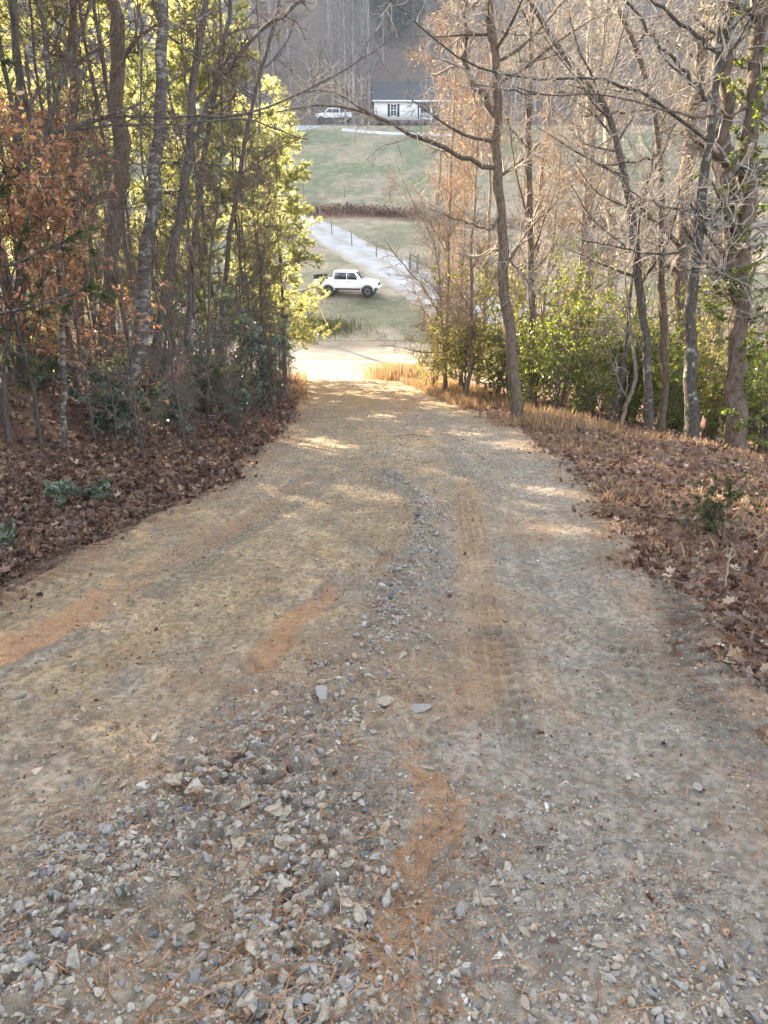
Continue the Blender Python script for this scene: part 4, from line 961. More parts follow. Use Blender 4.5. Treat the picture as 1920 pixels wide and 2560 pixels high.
traced('tree', 'slim dark trunk standing between the forked trunk and the laurel thicket', [(452, 1000), (457, 947), (469, 831), (480, 658), (483, 625), (503, 440), (521, 324), (538, 214), (560, 110), (575, 0)], 17, 11, 13.5, M_bark_dark, seed=3, **LT)
traced('tree', 'thin crooked dark trunk against the yellow green pines', [(545, 930), (560, 700), (573, 579), (596, 474), (613, 347), (637, 231), (657, 150), (690, 60), (700, 0)], 13, 8, 16, M_bark_dark, seed=4, extend=4, **LT)
traced('sapling', 'straight pole thin sapling in front of the sunlit pines', [(520, 950), (524, 700), (527, 600), (550, 520), (553, 347), (553, 116), (548, 0)], 6, 4, 13, M_bark_dark, seed=5, extend=3, cat='sapling', **LT)
traced('sapling', 'thin lichen spotted sapling leaning over the leaf bank near the orange beech leaves', [(155, 1130), (162, 1005), (156, 831), (148, 658), (139, 550), (130, 405), (124, 231), (110, 100), (100, 0)], 14, 9, 9, M_bark_birch, seed=6, extend=4, cat='sapling', **LT)
traced('sapling', 'arching sapling bowed across the thicket from the edge of the picture', [(8, 1040), (17, 860), (45, 700), (87, 492), (110, 376), (133, 243), (174, 150), (231, 0)], 13, 9, 8.5, M_bark_dark,
       [([(136, 347), (185, 301), (249, 283), (324, 289), (428, 298), (579, 289), (694, 266), (770, 226), (868, 174), (960, 116), (1010, 60)], 9, 2.5, 8.6, 10.5), ([(134, 350), (266, 312), (463, 313), (610, 290), (700, 330), (770, 350)], 6, 2.5, 8.6, 10), ([(133, 352), (324, 278), (393, 232), (497, 156), (579, 87), (640, 20)], 6, 3, 8.6, 9.5)],
       seed=7, extend=3, cat='sapling', **{**LT, 'n2': 5})
traced('tree', 'vine wrapped brown trunk deep in the shaded woods', [(250, 900), (285, 600), (300, 330), (296, 150), (285, 0)], 40, 34, 15, M_bark_brown, seed=8, **{**LT, 'n1': 8})
traced('tree', 'grey brown trunk behind the vine wrapped trunk in the shaded woods', [(200, 850), (190, 600), (185, 330), (186, 150), (180, 0)], 24, 20, 17, M_bark_brown, seed=9, **LT)
traced('tree', 'dark narrow trunk at the far end of the shaded thicket', [(655, 900), (650, 700), (640, 520), (648, 300), (650, 120), (640, 0)], 8, 6, 24, M_bark_dark, seed=10, **LT)
traced('tree', 'knotty dark trunk between the orange beech leaves and the picture edge', [(60, 1000), (48, 800), (62, 600), (40, 400), (52, 200), (30, 0)], 22, 18, 12, M_bark_dark, seed=12, **LT)

RT = dict(cm=M_twig_sunlit, wob=.20, n1=18, l1=2.5, n2=10, l2=.95, n3=6, l3=.5, u0=.22, rmin=.0055)
def sparse_leaves(p_leaf, t0, size):
    def cb(tb, P):
        return
    return cb
traced('tree', 'tall grey brown trunk at the road bend with a long limb reaching across', [(1296, 1066), (1287, 960), (1275, 831), (1258, 687), (1249, 492), (1244, 405), (1244, 289), (1244, 145), (1220, 69), (1212, 23), (1220, 0)], 30, 19, 14.6, M_bark_brown,
       [([(1238, 275), (1215, 255), (1191, 231), (1160, 162), (1157, 58), (1160, 0), (1165, -80)], 19, 14, 14.6, 15.2),
        ([(1235, 433), (1180, 405), (1128, 376), (1047, 341), (1010, 330), (960, 301), (941, 293), (896, 272), (869, 265), (796, 262), (735, 268), (690, 282)], 13, 3, 14.6, 12.5),
        ([(1250, 500), (1230, 580), (1160, 555), (1070, 520)], 6, 3, 14.6, 14), ([(941, 293), (890, 265), (840, 230), (770, 225), (710, 260)], 5, 2, 12.9, 12.2),
        ([(1262, 640), (1310, 690), (1330, 730)], 5, 2, 14.6, 14.4)], seed=21, extend=6, **RT)
traced('tree', 'slender straight trunk beside the tall trunk at the bend', [(1336, 1040), (1327, 860), (1325, 687), (1323, 347), (1320, 250), (1330, 100), (1325, 0)], 20, 13, 16.5, M_bark_brown, [([(1322, 360), (1285, 330), (1265, 300)], 6, 4, 16.5, 16), ([(1325, 690), (1370, 640), (1400, 590)], 4, 2, 16.5, 16)], seed=22, **RT)
traced('tree', 'dark trunk leaning steeply over the road from the evergreen undergrowth', [(1626, 1100), (1620, 889), (1602, 745), (1585, 629), (1573, 492), (1562, 417), (1533, 336), (1516, 255), (1458, 208), (1400, 127), (1359, 58), (1319, 0)], 21, 12, 14.6, M_bark_dark,
       [([(1516, 265), (1480, 231), (1400, 232), (1350, 241), (1270, 225), (1180, 210)], 9, 3, 14.6, 13.8)], seed=23, extend=4, **RT)
traced('tree', 'brown double bend trunk beside the steeply leaning dark trunk', [(1655, 1105), (1660, 947), (1657, 774), (1654, 629), (1654, 463), (1649, 347), (1631, 255), (1602, 145), (1562, 58), (1533, 0)], 19, 12, 15, M_bark_brown,
       [([(1648, 405), (1600, 405), (1539, 411), (1492, 415)], 7, 3, 15, 14.5), ([(1640, 270), (1590, 278), (1500, 287), (1455, 292)], 6, 3, 15, 14.6)], seed=24, **RT)
traced('tree', 'dark speckled trunk leaning away from the road with limbs sweeping over it', [(1722, 1115), (1730, 976), (1732, 889), (1727, 820), (1718, 762), (1730, 687), (1744, 600), (1753, 550), (1770, 376), (1787, 231), (1799, 104), (1811, 0)], 32, 19, 13.2, M_bark_speck,
       [([(1793, 121), (1712, 64), (1625, 0), (1560, -60)], 10, 7, 13.2, 12.6), ([(1772, 260), (1730, 205), (1695, 162), (1614, 69), (1562, 0), (1530, -60)], 10, 6, 13.2, 13.5),
        ([(1764, 345), (1701, 289), (1597, 226), (1516, 197), (1423, 197), (1284, 203), (1151, 156), (1018, 35), (960, -10)], 9, 3, 13.2, 12),
        ([(1756, 530), (1700, 530), (1654, 515), (1597, 492), (1556, 463)], 7, 3, 13.2, 12.8), ([(1745, 600), (1690, 640), (1600, 630), (1530, 612), (1450, 600)], 7, 3, 13.2, 13)], seed=25, extend=5, **RT)
traced('tree', 'thick forked trunk overgrown with ivy at the edge of the picture', [(1839, 1138), (1839, 947), (1843, 774), (1850, 680), (1862, 560), (1874, 347), (1890, 120), (1900, 0)], 50, 34, 13.4, M_bark_brown,
       [([(1845, 760), (1835, 600), (1834, 400), (1822, 200), (1816, 0), (1812, -100)], 40, 28, 13.4, 13.6), ([(1880, 290), (1820, 289), (1712, 295), (1637, 266), (1481, 231), (1365, 243), (1290, 215)], 8, 3, 13.4, 12.2),
        ([(1845, 720), (1790, 680), (1756, 655)], 8, 4, 13.4, 12.8), ([(1890, 60), (1830, 15), (1790, -30)], 9, 7, 13.4, 12.6), ([(1850, 800), (1890, 795), (1930, 775)], 7, 4, 13.4, 13)], seed=26, extend=5, **RT)
traced('tree', 'broad brown trunk set back between the speckled and double bend trunks', [(1690, 1040), (1700, 800), (1707, 579), (1718, 434), (1730, 289), (1753, 145), (1764, 0)], 36, 28, 18, M_bark_brown, seed=27, **RT)
traced('tree', 'pale sunlit thick trunk standing well behind the slender straight trunk', [(1478, 900), (1469, 637), (1474, 400), (1481, 0)], 28, 23, 24, M_bark_pale, seed=28, **RT)
traced('tree', 'wide pale trunk just beyond the pale sunlit thick trunk', [(1535, 900), (1530, 637), (1525, 400), (1520, 0)], 30, 24, 27, M_bark_pale, seed=29, **RT)
traced('tree', 'pale ridged trunk seen through the ivy covered trunk fork', [(1790, 1000), (1795, 700), (1800, 400), (1790, 0)], 26, 22, 19, M_bark_pale, seed=30, **RT)
traced('tree', 'dark short crooked stem among the evergreen undergrowth', [(1520, 1110), (1528, 1050), (1550, 980), (1562, 900), (1568, 830), (1575, 740)], 16, 8, 15.5, M_bark_dark, seed=31, **{**RT, 'n1': 5, 'l1': 1.0, 'n2': 5}, extend=1.2)
traced('tree', 'curved light brown stem beside the short crooked dark stem', [(1545, 1110), (1560, 1030), (1590, 950), (1585, 880), (1575, 800)], 12, 7, 15.2, M_bark_pale, seed=32, **{**RT, 'n1': 4, 'l1': 1.0, 'n2': 5}, extend=1.2)
traced('sapling', 'thin bare sapling in the sunlit bush where the road bends out of sight', [(1112, 945), (1105, 800), (1100, 700), (1085, 600), (1040, 520)], 7, 4, 21, M_bark_pale, [([(1104, 790), (1060, 720), (1000, 650), (960, 600)], 4, 2, 21, 20)], seed=33, **{**RT, 'l1': 1.2}, extend=1.5, cat='sapling')

def leafy(buf, P, g, tv, tf, per, s0, s1, t0, td, droop=-.3, spread=.6, u0=.2, out=True, mi=0):
    """leaves along branch lines P (N,K,3)"""
    N, K, _ = P.shape; M = N * per; idx = np.repeat(np.arange(N), per); u = g.uniform(u0, 1, M); f = np.clip(u * (K - 1), 0, K - 1.001); i = f.astype(int); w = (f - i)[:, None]
    pos = P[idx, i] * (1 - w) + P[idx, i + 1] * w; tn = nrm(P[idx, i + 1] - P[idx, i])
    D = nrm(tn + spread * g.normal(size=(M, 3)) + np.array([0, 0, droop]))
    scatter(buf, tv, tf, pos, frames(D, g.normal(0, .8, M)), g.uniform(s0, s1, M), np.clip(g.normal(t0, td, M), 0, 1), mi)

def bare_proto(h, r, seed, tm, cm, n1=16, l1=2.6, n2=9, l2=1.0, n3=5, l3=.4, rmin=.004, lean=.05, u0=.25, wob=.33):
    g = np.random.default_rng(seed); K = 20; z = np.linspace(-.2, h, K); P = np.stack([np.cumsum(g.normal(0, lean * h / K, K)), np.cumsum(g.normal(0, lean * h / K, K)), z], -1); P[:, :2] -= P[1, :2]
    rad = r * (1 - .8 * np.linspace(0, 1, K)); tb = Buf(); v, f = tubes(P[None], rad[None], 8); tb.add(v, f)
    p1, r1 = branches(P[None], rad[None], n1, u0, .98, l1, .85, 8, wob * .45, .09, .45, .006, .3, g); lb = Buf(); v, f = tubes(p1, r1, 5); lb.add(v, f)
    cb = Buf(); twigset(cb, p1, r1, g, n2, l2, n3, l3, wob, .02, .85, rmin)
    return tb, lb, cb, tm, cm, p1
def proto_tree(name, label, cat, group, spec):
    tb, lb, cb, tm, cm, _ = spec; return put_tree(name, label, cat, group, (0, 0, 0), tb, lb, cb, tm, tm, cm)
used = set()
def place(protos, spots, label, group, sc=(.85, 1.15), g=None):
    for k, (x, y) in enumerate(spots):
        pr = protos[k % len(protos)]; s = g.uniform(*sc); loc = (x, y, float(H(x, y))); rz = g.uniform(0, 6.28)
        if pr.name not in used: used.add(pr.name); pr.location = loc; pr.rotation_euler = (0, 0, rz); pr.scale = (s,) * 3
        else: dup(pr, loc, rz, s)

# thin saplings of the shaded bank
g = np.random.default_rng(101)
SL = 'thin bare grey sapling crowded among others on the shaded leafy bank'
sap = [proto_tree('sapling', SL, 'sapling', 'thin saplings on the shaded bank', bare_proto(g.uniform(3.5, 7), g.uniform(.010, .026), 200 + k, M_bark_dark, M_twig_dark, 18, 1.2, 8, .55, 6, .28, .003, .10, .06, .4)) for k in range(6)]
spots = []
while len(spots) < 62:
    y = g.uniform(7, 30); d = -2.6 - 9 * g.uniform() ** 1.3
    x = float(xroad(y)) + d; px, py, _ = proj(np.array([x, y, float(H(x, y))]))
    if px > -80 and not (px < 330 and y < 8.5) and .829 * x + .559 * y < 11: spots.append((x, y))
place(sap, spots, SL, None, (.6, 1.2), g)
spots = []
while len(spots) < 60:
    y = g.uniform(8.5, 28); d = -2.5 - 3.2 * g.uniform() ** 1.3; spots.append((float(xroad(y)) + d, y))
place(sap, spots, SL, None, (.22, .45), g)
# bigger trunks filling the shaded woods
FL = 'dark bare tree standing deep among others in the shaded woods'
ft = [proto_tree('tree', FL, 'tree', 'trees deep in the shaded woods', bare_proto(13, g.uniform(.05, .09), 230 + k, M_bark_dark, M_twig_dark, 26, 2.4, 10, 1.0, 6, .4, .004)) for k in range(3)]
spots = [(-9, 13), (-12, 17), (-7.2, 18), (-10, 22), (-15, 24), (-13, 12), (-17, 18), (-8.5, 25.5), (-20, 28), (-12.5, 29), (-19, 13), (-24, 22), (-9, 9)]
place(ft, spots, FL, None, (.8, 1.15), g)
# bare sunlit trees behind the right hand undergrowth
BL = 'pale bare sunlit tree with curling twigs on the slope beyond the evergreen undergrowth'
bt = [proto_tree('tree', BL, 'tree', 'sunlit bare trees beyond the undergrowth', bare_proto(g.uniform(9, 14), g.uniform(.09, .17), 260 + k, M_bark_pale, M_twig_sunlit, 28, 2.6, 10, 1.0, 5, .55, .0060, .05, .12, .20)) for k in range(4)]
spots = [(4.6, 22), (6.5, 25), (9, 22), (8.2, 29), (11.5, 26), (12.5, 20), (5.3, 30), (14, 31), (16, 24), (10.2, 17.5), (6.2, 34.5), (18, 33), (3.6, 27), (2.6, 30.5), (12, 16.5), (7.2, 21), (3.2, 34), (14.5, 27), (8.5, 36), (20, 28)]
place(bt, spots, BL, None, (.8, 1.1), g)
# copper tinged young trees with dry seed tassels
def tassel_tree(seed, h):
    tb, lb, cb, tm, cm, p1 = bare_proto(h, .06, seed, M_bark_pale, M_twig_sunlit, 22, 1.9, 12, .8, 7, .34, .004, .06, .12, .45)
    gg = np.random.default_rng(seed); p2, r2 = branches(p1, np.full(p1.shape[:2], .01), 12, .2, 1, .7, .8, 6, .3, -.12, .5, .003, .5, gg)
    leafy(cb, p2, gg, *LEAF, 2, .05, .08, .55, .25, -.7, .5)
    return (tb, lb, cb, tm, M_tassel, p1)
M_tassel = leafmat('copper_tassels', [(0, (.16, .115, .08)), (.5, (.30, .235, .175)), (1, (.42, .30, .19))], .3, .7, .3, (1.9, 1.5, 1.0))
tts = [('young tree hung with copper dry tassels above the sunlit bush', 2.6, 24, 6.2), ('young copper tinged tree in front of the pale thick trunk', 4.4, 20.5, 7.0), ('taller copper tinged young tree reaching across the view of the house', 2.3, 19.5, 8.2), ('tall thin copper tinged tree in front of the house porch', 2.0, 26.5, 12.5), ('leaning copper tinged young tree over the driveway mouth', 2.9, 28.5, 8.5), ('copper tinged tree rising from the sunlit bush at the bend', 1.95, 22.2, 10.5)]
for k, (lab, x, y, h) in enumerate(tts):
    o = proto_tree('young_tree', lab, 'tree', None, tassel_tree(300 + k, h)); o.location = (x, y, float(H(x, y))); o.rotation_euler = (0, 0, k * 2.0)

# ------------------------------------------------------------------ pines
def pine_proto(h, r, seed, nb=70, L=2.6, z0=.18, tuftn=11, nsub=9, mat_t=None, tsz=(.11, .19), leaf=None):
    g = np.random.default_rng(seed); K = 16; P = np.stack([np.cumsum(g.normal(0, .05, K)), np.cumsum(g.normal(0, .05, K)), np.linspace(-.2, h, K)], -1); P[:, :2] -= P[1, :2]
    rad = r * (1 - .88 * np.linspace(0, 1, K)); tb = Buf(); v, f = tubes(P[None], rad[None], 8); tb.add(v, f)
    p1, r1 = branches(P[None], rad[None], nb, z0, .99, L, 1.35, 9, .10, .03, .4, .006, .35, g, tip=.72); lb = Buf(); v, f = tubes(p1, r1, 5); lb.add(v, f)
    p2, r2 = branches(p1, r1, nsub, .25, 1, .75, .8, 6, .14, .02, .6, .003, .5, g); v, f = tubes(p2, r2, 3); lb.add(v, f)
    cb = Buf(); leafy(cb, p2, g, *(leaf or TUFT), tuftn, tsz[0], tsz[1], .5, .28, .05, .55, .15); leafy(cb, p1, g, *(leaf or TUFT), 8, tsz[0], tsz[1], .4, .28, .05, .6, .5)
    return tb, lb, cb, M_bark_dark, mat_t or M_pine, p1
PL = 'yellow green sunlit pine with soft needles beyond the shaded thicket'
pp = [proto_tree('pine_tree', PL, 'pine tree', 'sunlit pines behind the thicket', pine_proto(13 + k, .09, 400 + k, 74, 2.9, .14, 13, 10, None, (.12, .21))) for k in range(3)]
spots = [(-5.6, 22.8), (-8.6, 29.2), (-6.3, 27.0), (-10.5, 27), (-11, 33), (-13.5, 31), (-17, 27), (-12.6, 24.5), (-21, 32), (-16, 36)]
place(pp, spots, PL, None, (.85, 1.1), g)
TL = 'tall bare trunked pine added to shade the road, its crown above the view'
shade_pines = [proto_tree('pine_tree', TL, 'pine tree', 'tall pines added to shade the road', pine_proto(15.5, .058, 410 + k, 60, 2.6, .50, 13, 10, None, (.12, .21))) for k in range(2)]
place(shade_pines, [(-8, 19), (-6.7, 18.8), (-5.6, 16.6), (-10, 21), (-6.1, 13.2), (-8.6, 12.4), (-4.9, 11.2), (-10.2, 18.4), (-9.5, 14.4), (-11.8, 21.5), (-12.6, 18), (-12.2, 25.4), (-7.0, 13.8), (-11, 15.8), (-11, 19.7), (-13.8, 23)], TL, None, (.9, 1.1), g)  # added pines whose high unseen crowns shade and dapple the road
place(pp, [(-3.88, 27.8), (-4.4, 31.5), (-4.8, 24.6), (-5.0, 29.6)], PL, None, (.72, .8), g)
DL = 'dark needled pine in the deep shade of the woods'
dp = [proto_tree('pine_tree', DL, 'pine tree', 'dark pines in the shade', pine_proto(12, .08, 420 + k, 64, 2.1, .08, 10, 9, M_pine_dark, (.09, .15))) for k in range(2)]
spots = [(-8.6, 11.6), (-9.2, 9.2), (-11, 12), (-6.8, 6.5), (-5.4, 8.4), (-8.5, 6.2), (-5.0, 6.2), (-7, 4.6), (-10.5, 8), (-12.5, 9.5)]  # mostly out of view, added to keep the near road in shade
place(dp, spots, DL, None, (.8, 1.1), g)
def pine_seedling(label, px, py, h, m, seed, nb=16, sc=1):
    p = hit(px, py); o = proto_tree('pine_seedling', label, 'pine seedling', None, pine_proto(h, .012, seed, nb, h * .5, .2, 7, 4, m, (.09, .14))); o.location = tuple(p); o.scale = (sc,) * 3
pine_seedling('small dark green pine seedling among the fallen leaves on the road shoulder', 1775, 1335, .75, M_pine_dark, 440, 12, .5)
pine_seedling('lowest green pine seedling at the foot of the ringed trunk', 510, 1040, .8, M_pine_dark, 441)
pine_seedling('bright pine seedling half up the leafy bank below the beech leaves', 70, 930, 1.1, M_pine, 442)

# ------------------------------------------------------------------ beech saplings with dry leaves
def beech(label, x, y, h, seed, n1=16):
    tb, lb, cb, tm, cm, p1 = bare_proto(h, .03, seed, M_bark_dark, M_beech, n1, 1.6, 8, .7, 0, .3, .003, .07, .25, .2)
    gg = np.random.default_rng(seed); p2, r2 = branches(p1, np.full(p1.shape[:2], .008), 8, .2, 1, .6, .7, 5, .15, -.02, .6, .0025, .5, gg); v, f = tubes(p2, r2, 3); lb.add(v, f)
    leafy(cb, p2, gg, *LEAF, 9, .06, .11, .5, .28, -.55, .5)
    o = proto_tree('beech_sapling', label, 'sapling', None, (tb, lb, cb, tm, cm, p1)); o.location = (x, y, float(H(x, y))); return o
beech('beech sapling holding most of the orange dry leaves at the picture edge', -4.35, 8.6, 3.4, 500, 16)
beech('beech sapling with orange dry leaves just behind the lichen spotted sapling', -3.95, 9.3, 3.1, 501, 13)
beech('pale leaved beech sapling low at the picture edge above the bank', -5.2, 8.9, 2.5, 504, 14)
beech('thin beech sapling with scattered copper leaves in front of the ringed trunk', -3.95, 10.1, 2.4, 505, 9)
beech('beech sapling with pale dry leaves between the dark knotty trunk and the vine wrapped trunk', -6.0, 11.8, 3.8, 506, 13)
beech('small beech sapling with orange dry leaves behind the ringed trunk', -4.9, 12.4, 4.2, 502, 14)
beech('beech sapling with few dry leaves low on the dark bank', -5.9, 10.5, 3.0, 503, 10)

# ------------------------------------------------------------------ evergreen shrubs
def shrub_proto(h, r, seed, leaf, nclump, per, size, m, stems=7, rad=.02, tint=.5, fill=.55, droop=-.2):   # stems of uneven height, so that the outline stays ragged
    g = np.random.default_rng(seed); 
    a = g.uniform(0, 6.28, stems); tgt = np.stack([np.cos(a) * r * .55 * g.uniform(.3, 1, stems), np.sin(a) * r * .55 * g.uniform(.3, 1, stems), h * g.uniform(.35, 1.05, stems)], -1)
    K = 8; u = np.linspace(0, 1, K)[None, :, None]; P = tgt[:, None] * np.concatenate([u ** 1.3, u ** 1.3, u], -1) + np.array([0, 0, -.08]) * (1 - u); P[:, 1:] += g.normal(0, .05 * h / 3, (stems, K - 1, 3))
    Rr = np.full((stems, K), rad) * np.linspace(1, .4, K); tb = Buf(); v, f = tubes(P, Rr, 6); tb.add(v, f)
    n = max(3, nclump // stems); p1, r1 = branches(P, Rr, n, .15, 1, r * .75, .95, 6, .2, .03, .5, .004, .4, g, tip=.3); v, f = tubes(p1, r1, 4); tb.add(v, f)
    p2, r2 = branches(p1, r1, 6, .15, 1, r * .30, .8, 4, .2, .02, .6, .003, .5, g); v, f = tubes(p2, r2, 3); tb.add(v, f)
    cb = Buf(); leafy(cb, p2, g, *leaf, per, size[0], size[1], tint, .25, droop, .7, .2)
    return tb, cb, m
def shrub(name, label, spec, loc, rz=0, s=1, group=None, cat='shrub'):
    tb, cb, m = spec; t = thing(name, label, cat, loc, rz, group); t.scale = (s,) * 3
    obj('stems', tb, M_twig_dark, t); obj('foliage', cb, m, t, False); return t
def on(x, y): return (x, y, float(H(x, y)))
LW = (LEAF[0] * np.array([1.0, 1, 1]), LEAF[1])
# laurels with blue green leaf rosettes on the shaded bank
lr = [shrub_proto(2.6, 1.1, 600, WHORL, 44, 2, (.06, .095), M_laurel, 8, .018), shrub_proto(1.0, .7, 601, WHORL, 24, 2, (.07, .11), M_laurel, 5, .012), shrub_proto(.5, .38, 602, WHORL, 9, 1, (.08, .12), M_laurel, 3, .01)]
LL = [('tall blue green laurel at the end of the thicket beside the road', 0, 605, 985, 15.5, 1.15), ('tall blue green laurel behind the forked trunk', 0, 500, 990, 14.5, 1.0), ('laurel of blue green leaves arching from the dark bank near the spotted sapling', 1, 238, 930, 10.8, 1.1), ('laurel beside the base of the ringed trunk', 1, 300, 1000, 10.0, .8),
      ('low laurel on the leaves past the ringed trunk', 1, 400, 1045, 10.8, .9), ('low laurel at the leafy foot of the thicket', 1, 560, 1010, 13, .8), ('small laurel rosette alone on the fallen leaves near the road', 2, 150, 1265, 0, .62), ('second small laurel rosette on the fallen leaves, nearer the road', 2, 240, 1262, 0, .5),
      ('dark laurel leaves poking in at the picture edge above the white stone', 2, 18, 1385, 0, .45), ('laurel with sparse leaves in the thicket above the leaf bank', 1, 430, 900, 13.5, 1.3), ('laurel leaning out over the road edge at the thicket end', 0, 665, 960, 18, .85), ('dark laurel half way up the shaded bank', 1, 110, 860, 11.5, 1.1)]
first = {}
for lab, k, px, py, Z, s in LL:
    if Z: q = at(px, py, Z); q = on(q[0], q[1])
    else: q = tuple(hit(px, py))
    if k not in first: first[k] = shrub('laurel', lab, lr[k], q, 0, s)
    else: o = dup(first[k], q, g.uniform(0, 6.28), s, lab)
# evergreens on the right
eg = [shrub_proto(3.6, 1.9, 620 + k, LW, 84, 8, (.06, .10), M_ever, 11, .020, .5) for k in range(2)] + [shrub_proto(1.8, 1.2, 623, LW, 56, 8, (.055, .095), M_ever, 9, .014, .5)]
EG = [('dark glossy evergreen beside the two slim trunks at the bend', 0, 3.9, 15.6, .85), ('tall evergreen with low boughs between the bend and the leaning trunk', 1, 5.0, 17.6, 1.05), ('low dark evergreen at the foot of the speckled trunk', 2, 6.1, 15.2, .9), ('dark evergreen at the picture edge behind the thick ivy trunk', 1, 8.2, 14.8, 1.0),
      ('low evergreen in front of the steeply leaning dark trunk', 2, 4.7, 15.4, .7), ('low evergreen beside the base of the thick ivy trunk', 2, 7.8, 14.9, .9), ('broad evergreen behind the double bend trunk', 0, 6.6, 18.2, 1.0), ('evergreen below the ivy trunk where the bank drops away', 2, 8.9, 15.8, 1.1), ('low evergreen just past the slender straight trunk', 2, 3.5, 16.3, .7), ('evergreen thicket deep between the leaning trunk and the speckled trunk', 1, 6.0, 17.0, .9), ('tall evergreen at the picture edge beyond the ivy trunk', 0, 10.5, 16.8, 1.1), ('evergreen half hidden behind the tall trunk at the bend', 2, 3.3, 18.4, 1.1), ('spreading evergreen under the double bend trunk', 2, 6.2, 16.2, 1.1)]
fe = {}
for lab, k, x, y, s in EG:
    if k not in fe: fe[k] = shrub('evergreen_shrub', lab, eg[k], on(x, y), 0, s)
    else: dup(fe[k], on(x, y), g.uniform(0, 6.28), s, lab)
sb = [shrub_proto(3.3, 1.7, 640 + k, LW, 110, 12, (.05, .09), M_sunbush, 12, .014, .6) for k in range(2)]
SB = [('large sunlit yellow green bush at the bend where the road drops from view', 2.35, 20.2, 1.0), ('smaller golden bush at the valley end of the sunlit bushes', 1.7, 24.5, .72), ('yellow green bush behind the two slim trunks', 4.2, 19.5, .95), ('pale green bush lit from behind below the pale thick trunks', 6.8, 21.5, 1.05), ('yellow green bush glowing behind the leaning dark trunk', 9.0, 20.0, 1.1),
      ('glowing bush behind the speckled trunk', 10.2, 17.0, 1.0), ('yellow green bush behind the ivy trunk at the picture edge', 11.8, 19.0, 1.15), ('lit bush far back between the pale trunks', 5.6, 26.5, .9), ('lit bush far back at the picture edge', 14.2, 23.5, 1.1), ('yellow green bush low behind the evergreen with low boughs', 7.4, 17.2, .8), ('sunlit bush between the tall trunk and the pale trunks', 3.6, 21.8, 1.0), ('thin yellow bush on the drop below the short crooked stem', 5.4, 18.6, .85), ('golden bush beyond the broad brown trunk', 8.6, 22.6, 1.1), ('lit bush at the foot of the pale ridged trunk', 9.0, 18.0, .9)]
fs = {}
for i, (lab, x, y, s) in enumerate(SB):
    k = i % 2
    if k not in fs: fs[k] = shrub('bush', lab, sb[k], on(x, y), 0, s, cat='bush')
    else: dup(fs[k], on(x, y), g.uniform(0, 6.28), s, lab)
# ivy on the thick trunk
def ivy():
    gg = np.random.default_rng(70); A = [at(*q, 13.4) for q in ((1839, 1100), (1839, 947), (1850, 680), (1862, 560), (1874, 347), (1890, 120), (1905, -80))]; Pq = resample(np.array(A), 24)
    b = Buf(); tb = Buf(); p1, r1 = branches(Pq[None], np.full((1, 24), .1), 130, .0, 1, .9, 1.2, 6, .25, .0, .1, .005, .5, gg, tip=.0); v, f = tubes(p1, r1, 4); tb.add(v, f)
    leafy(b, p1, gg, *LW, 55, .06, .10, .62, .28, -.4, .8, .15)
    base = np.array([Pq[0, 0], Pq[0, 1], float(H(Pq[0, 0], Pq[0, 1]))]); b.v = [v - base for v in b.v]; tb.v = [v - base for v in tb.v]
    t = thing('ivy', 'green ivy climbing over the thick forked trunk', 'ivy', tuple(base)); obj('stems', tb, M_twig_dark, t); obj('foliage', b, M_ever, t, False)
ivy()
# clipped shrubs along the house
hs = shrub_proto(.75, .55, 660, LW, 40, 8, (.06, .09), M_pine_far, 6, .015)
h0 = HOUSE.location; o = None
for k, x in enumerate((.9, 2.2, 3.5, 5.0, 6.4, 7.8, 10.9, 12.2)):
    loc = (h0.x + x, h0.y - .85, float(H(h0.x + x, h0.y - .85)))
    if o is None: o = shrub('foundation_shrub', 'low dark shrub in the mulch along the house front', hs, loc, 0, 1, 'low shrubs along the house')
    else: dup(o, loc, k * 1.3, .8 + .05 * (k % 4))
# brambles along the creek
def brambles():
    gg = np.random.default_rng(80); n = 2600; x = gg.uniform(-22, 40, n); y = 84.5 - 1.2 * np.sin(x * .16) + gg.normal(0, .75, n)
    P0 = np.stack([x, y, H(x, y)], -1); D = nrm(np.stack([gg.normal(0, .5, n), gg.normal(0, .5, n), np.ones(n)], -1)); L = gg.uniform(.5, 1.5, n); u = np.linspace(0, 1, 5)
    P = P0[:, None] + D[:, None] * (L[:, None] * u)[..., None]; P[:, :, 2] -= (.35 * L[:, None] * u ** 2); P[:, 1:] += gg.normal(0, .06, (n, 4, 3))
    b = Buf(); v, f = tubes(P, np.full((n, 5), .012), 3); b.add(v, f, .3); leafy(b, P, gg, *LEAF, 7, .10, .18, .35, .25, -.1, 1.0)
    tag(obj('brambles', b, M_bramble, smoothed=False), 'rusty brown brambles growing along the creek bank', 'brambles', kind='stuff')
M_bramble = leafmat('bramble_leaves', [(0, (.05, .025, .017)), (.5, (.12, .055, .032)), (1, (.20, .12, .06))], .15, .7, .2, (1.4, 1.2, .8))
brambles()

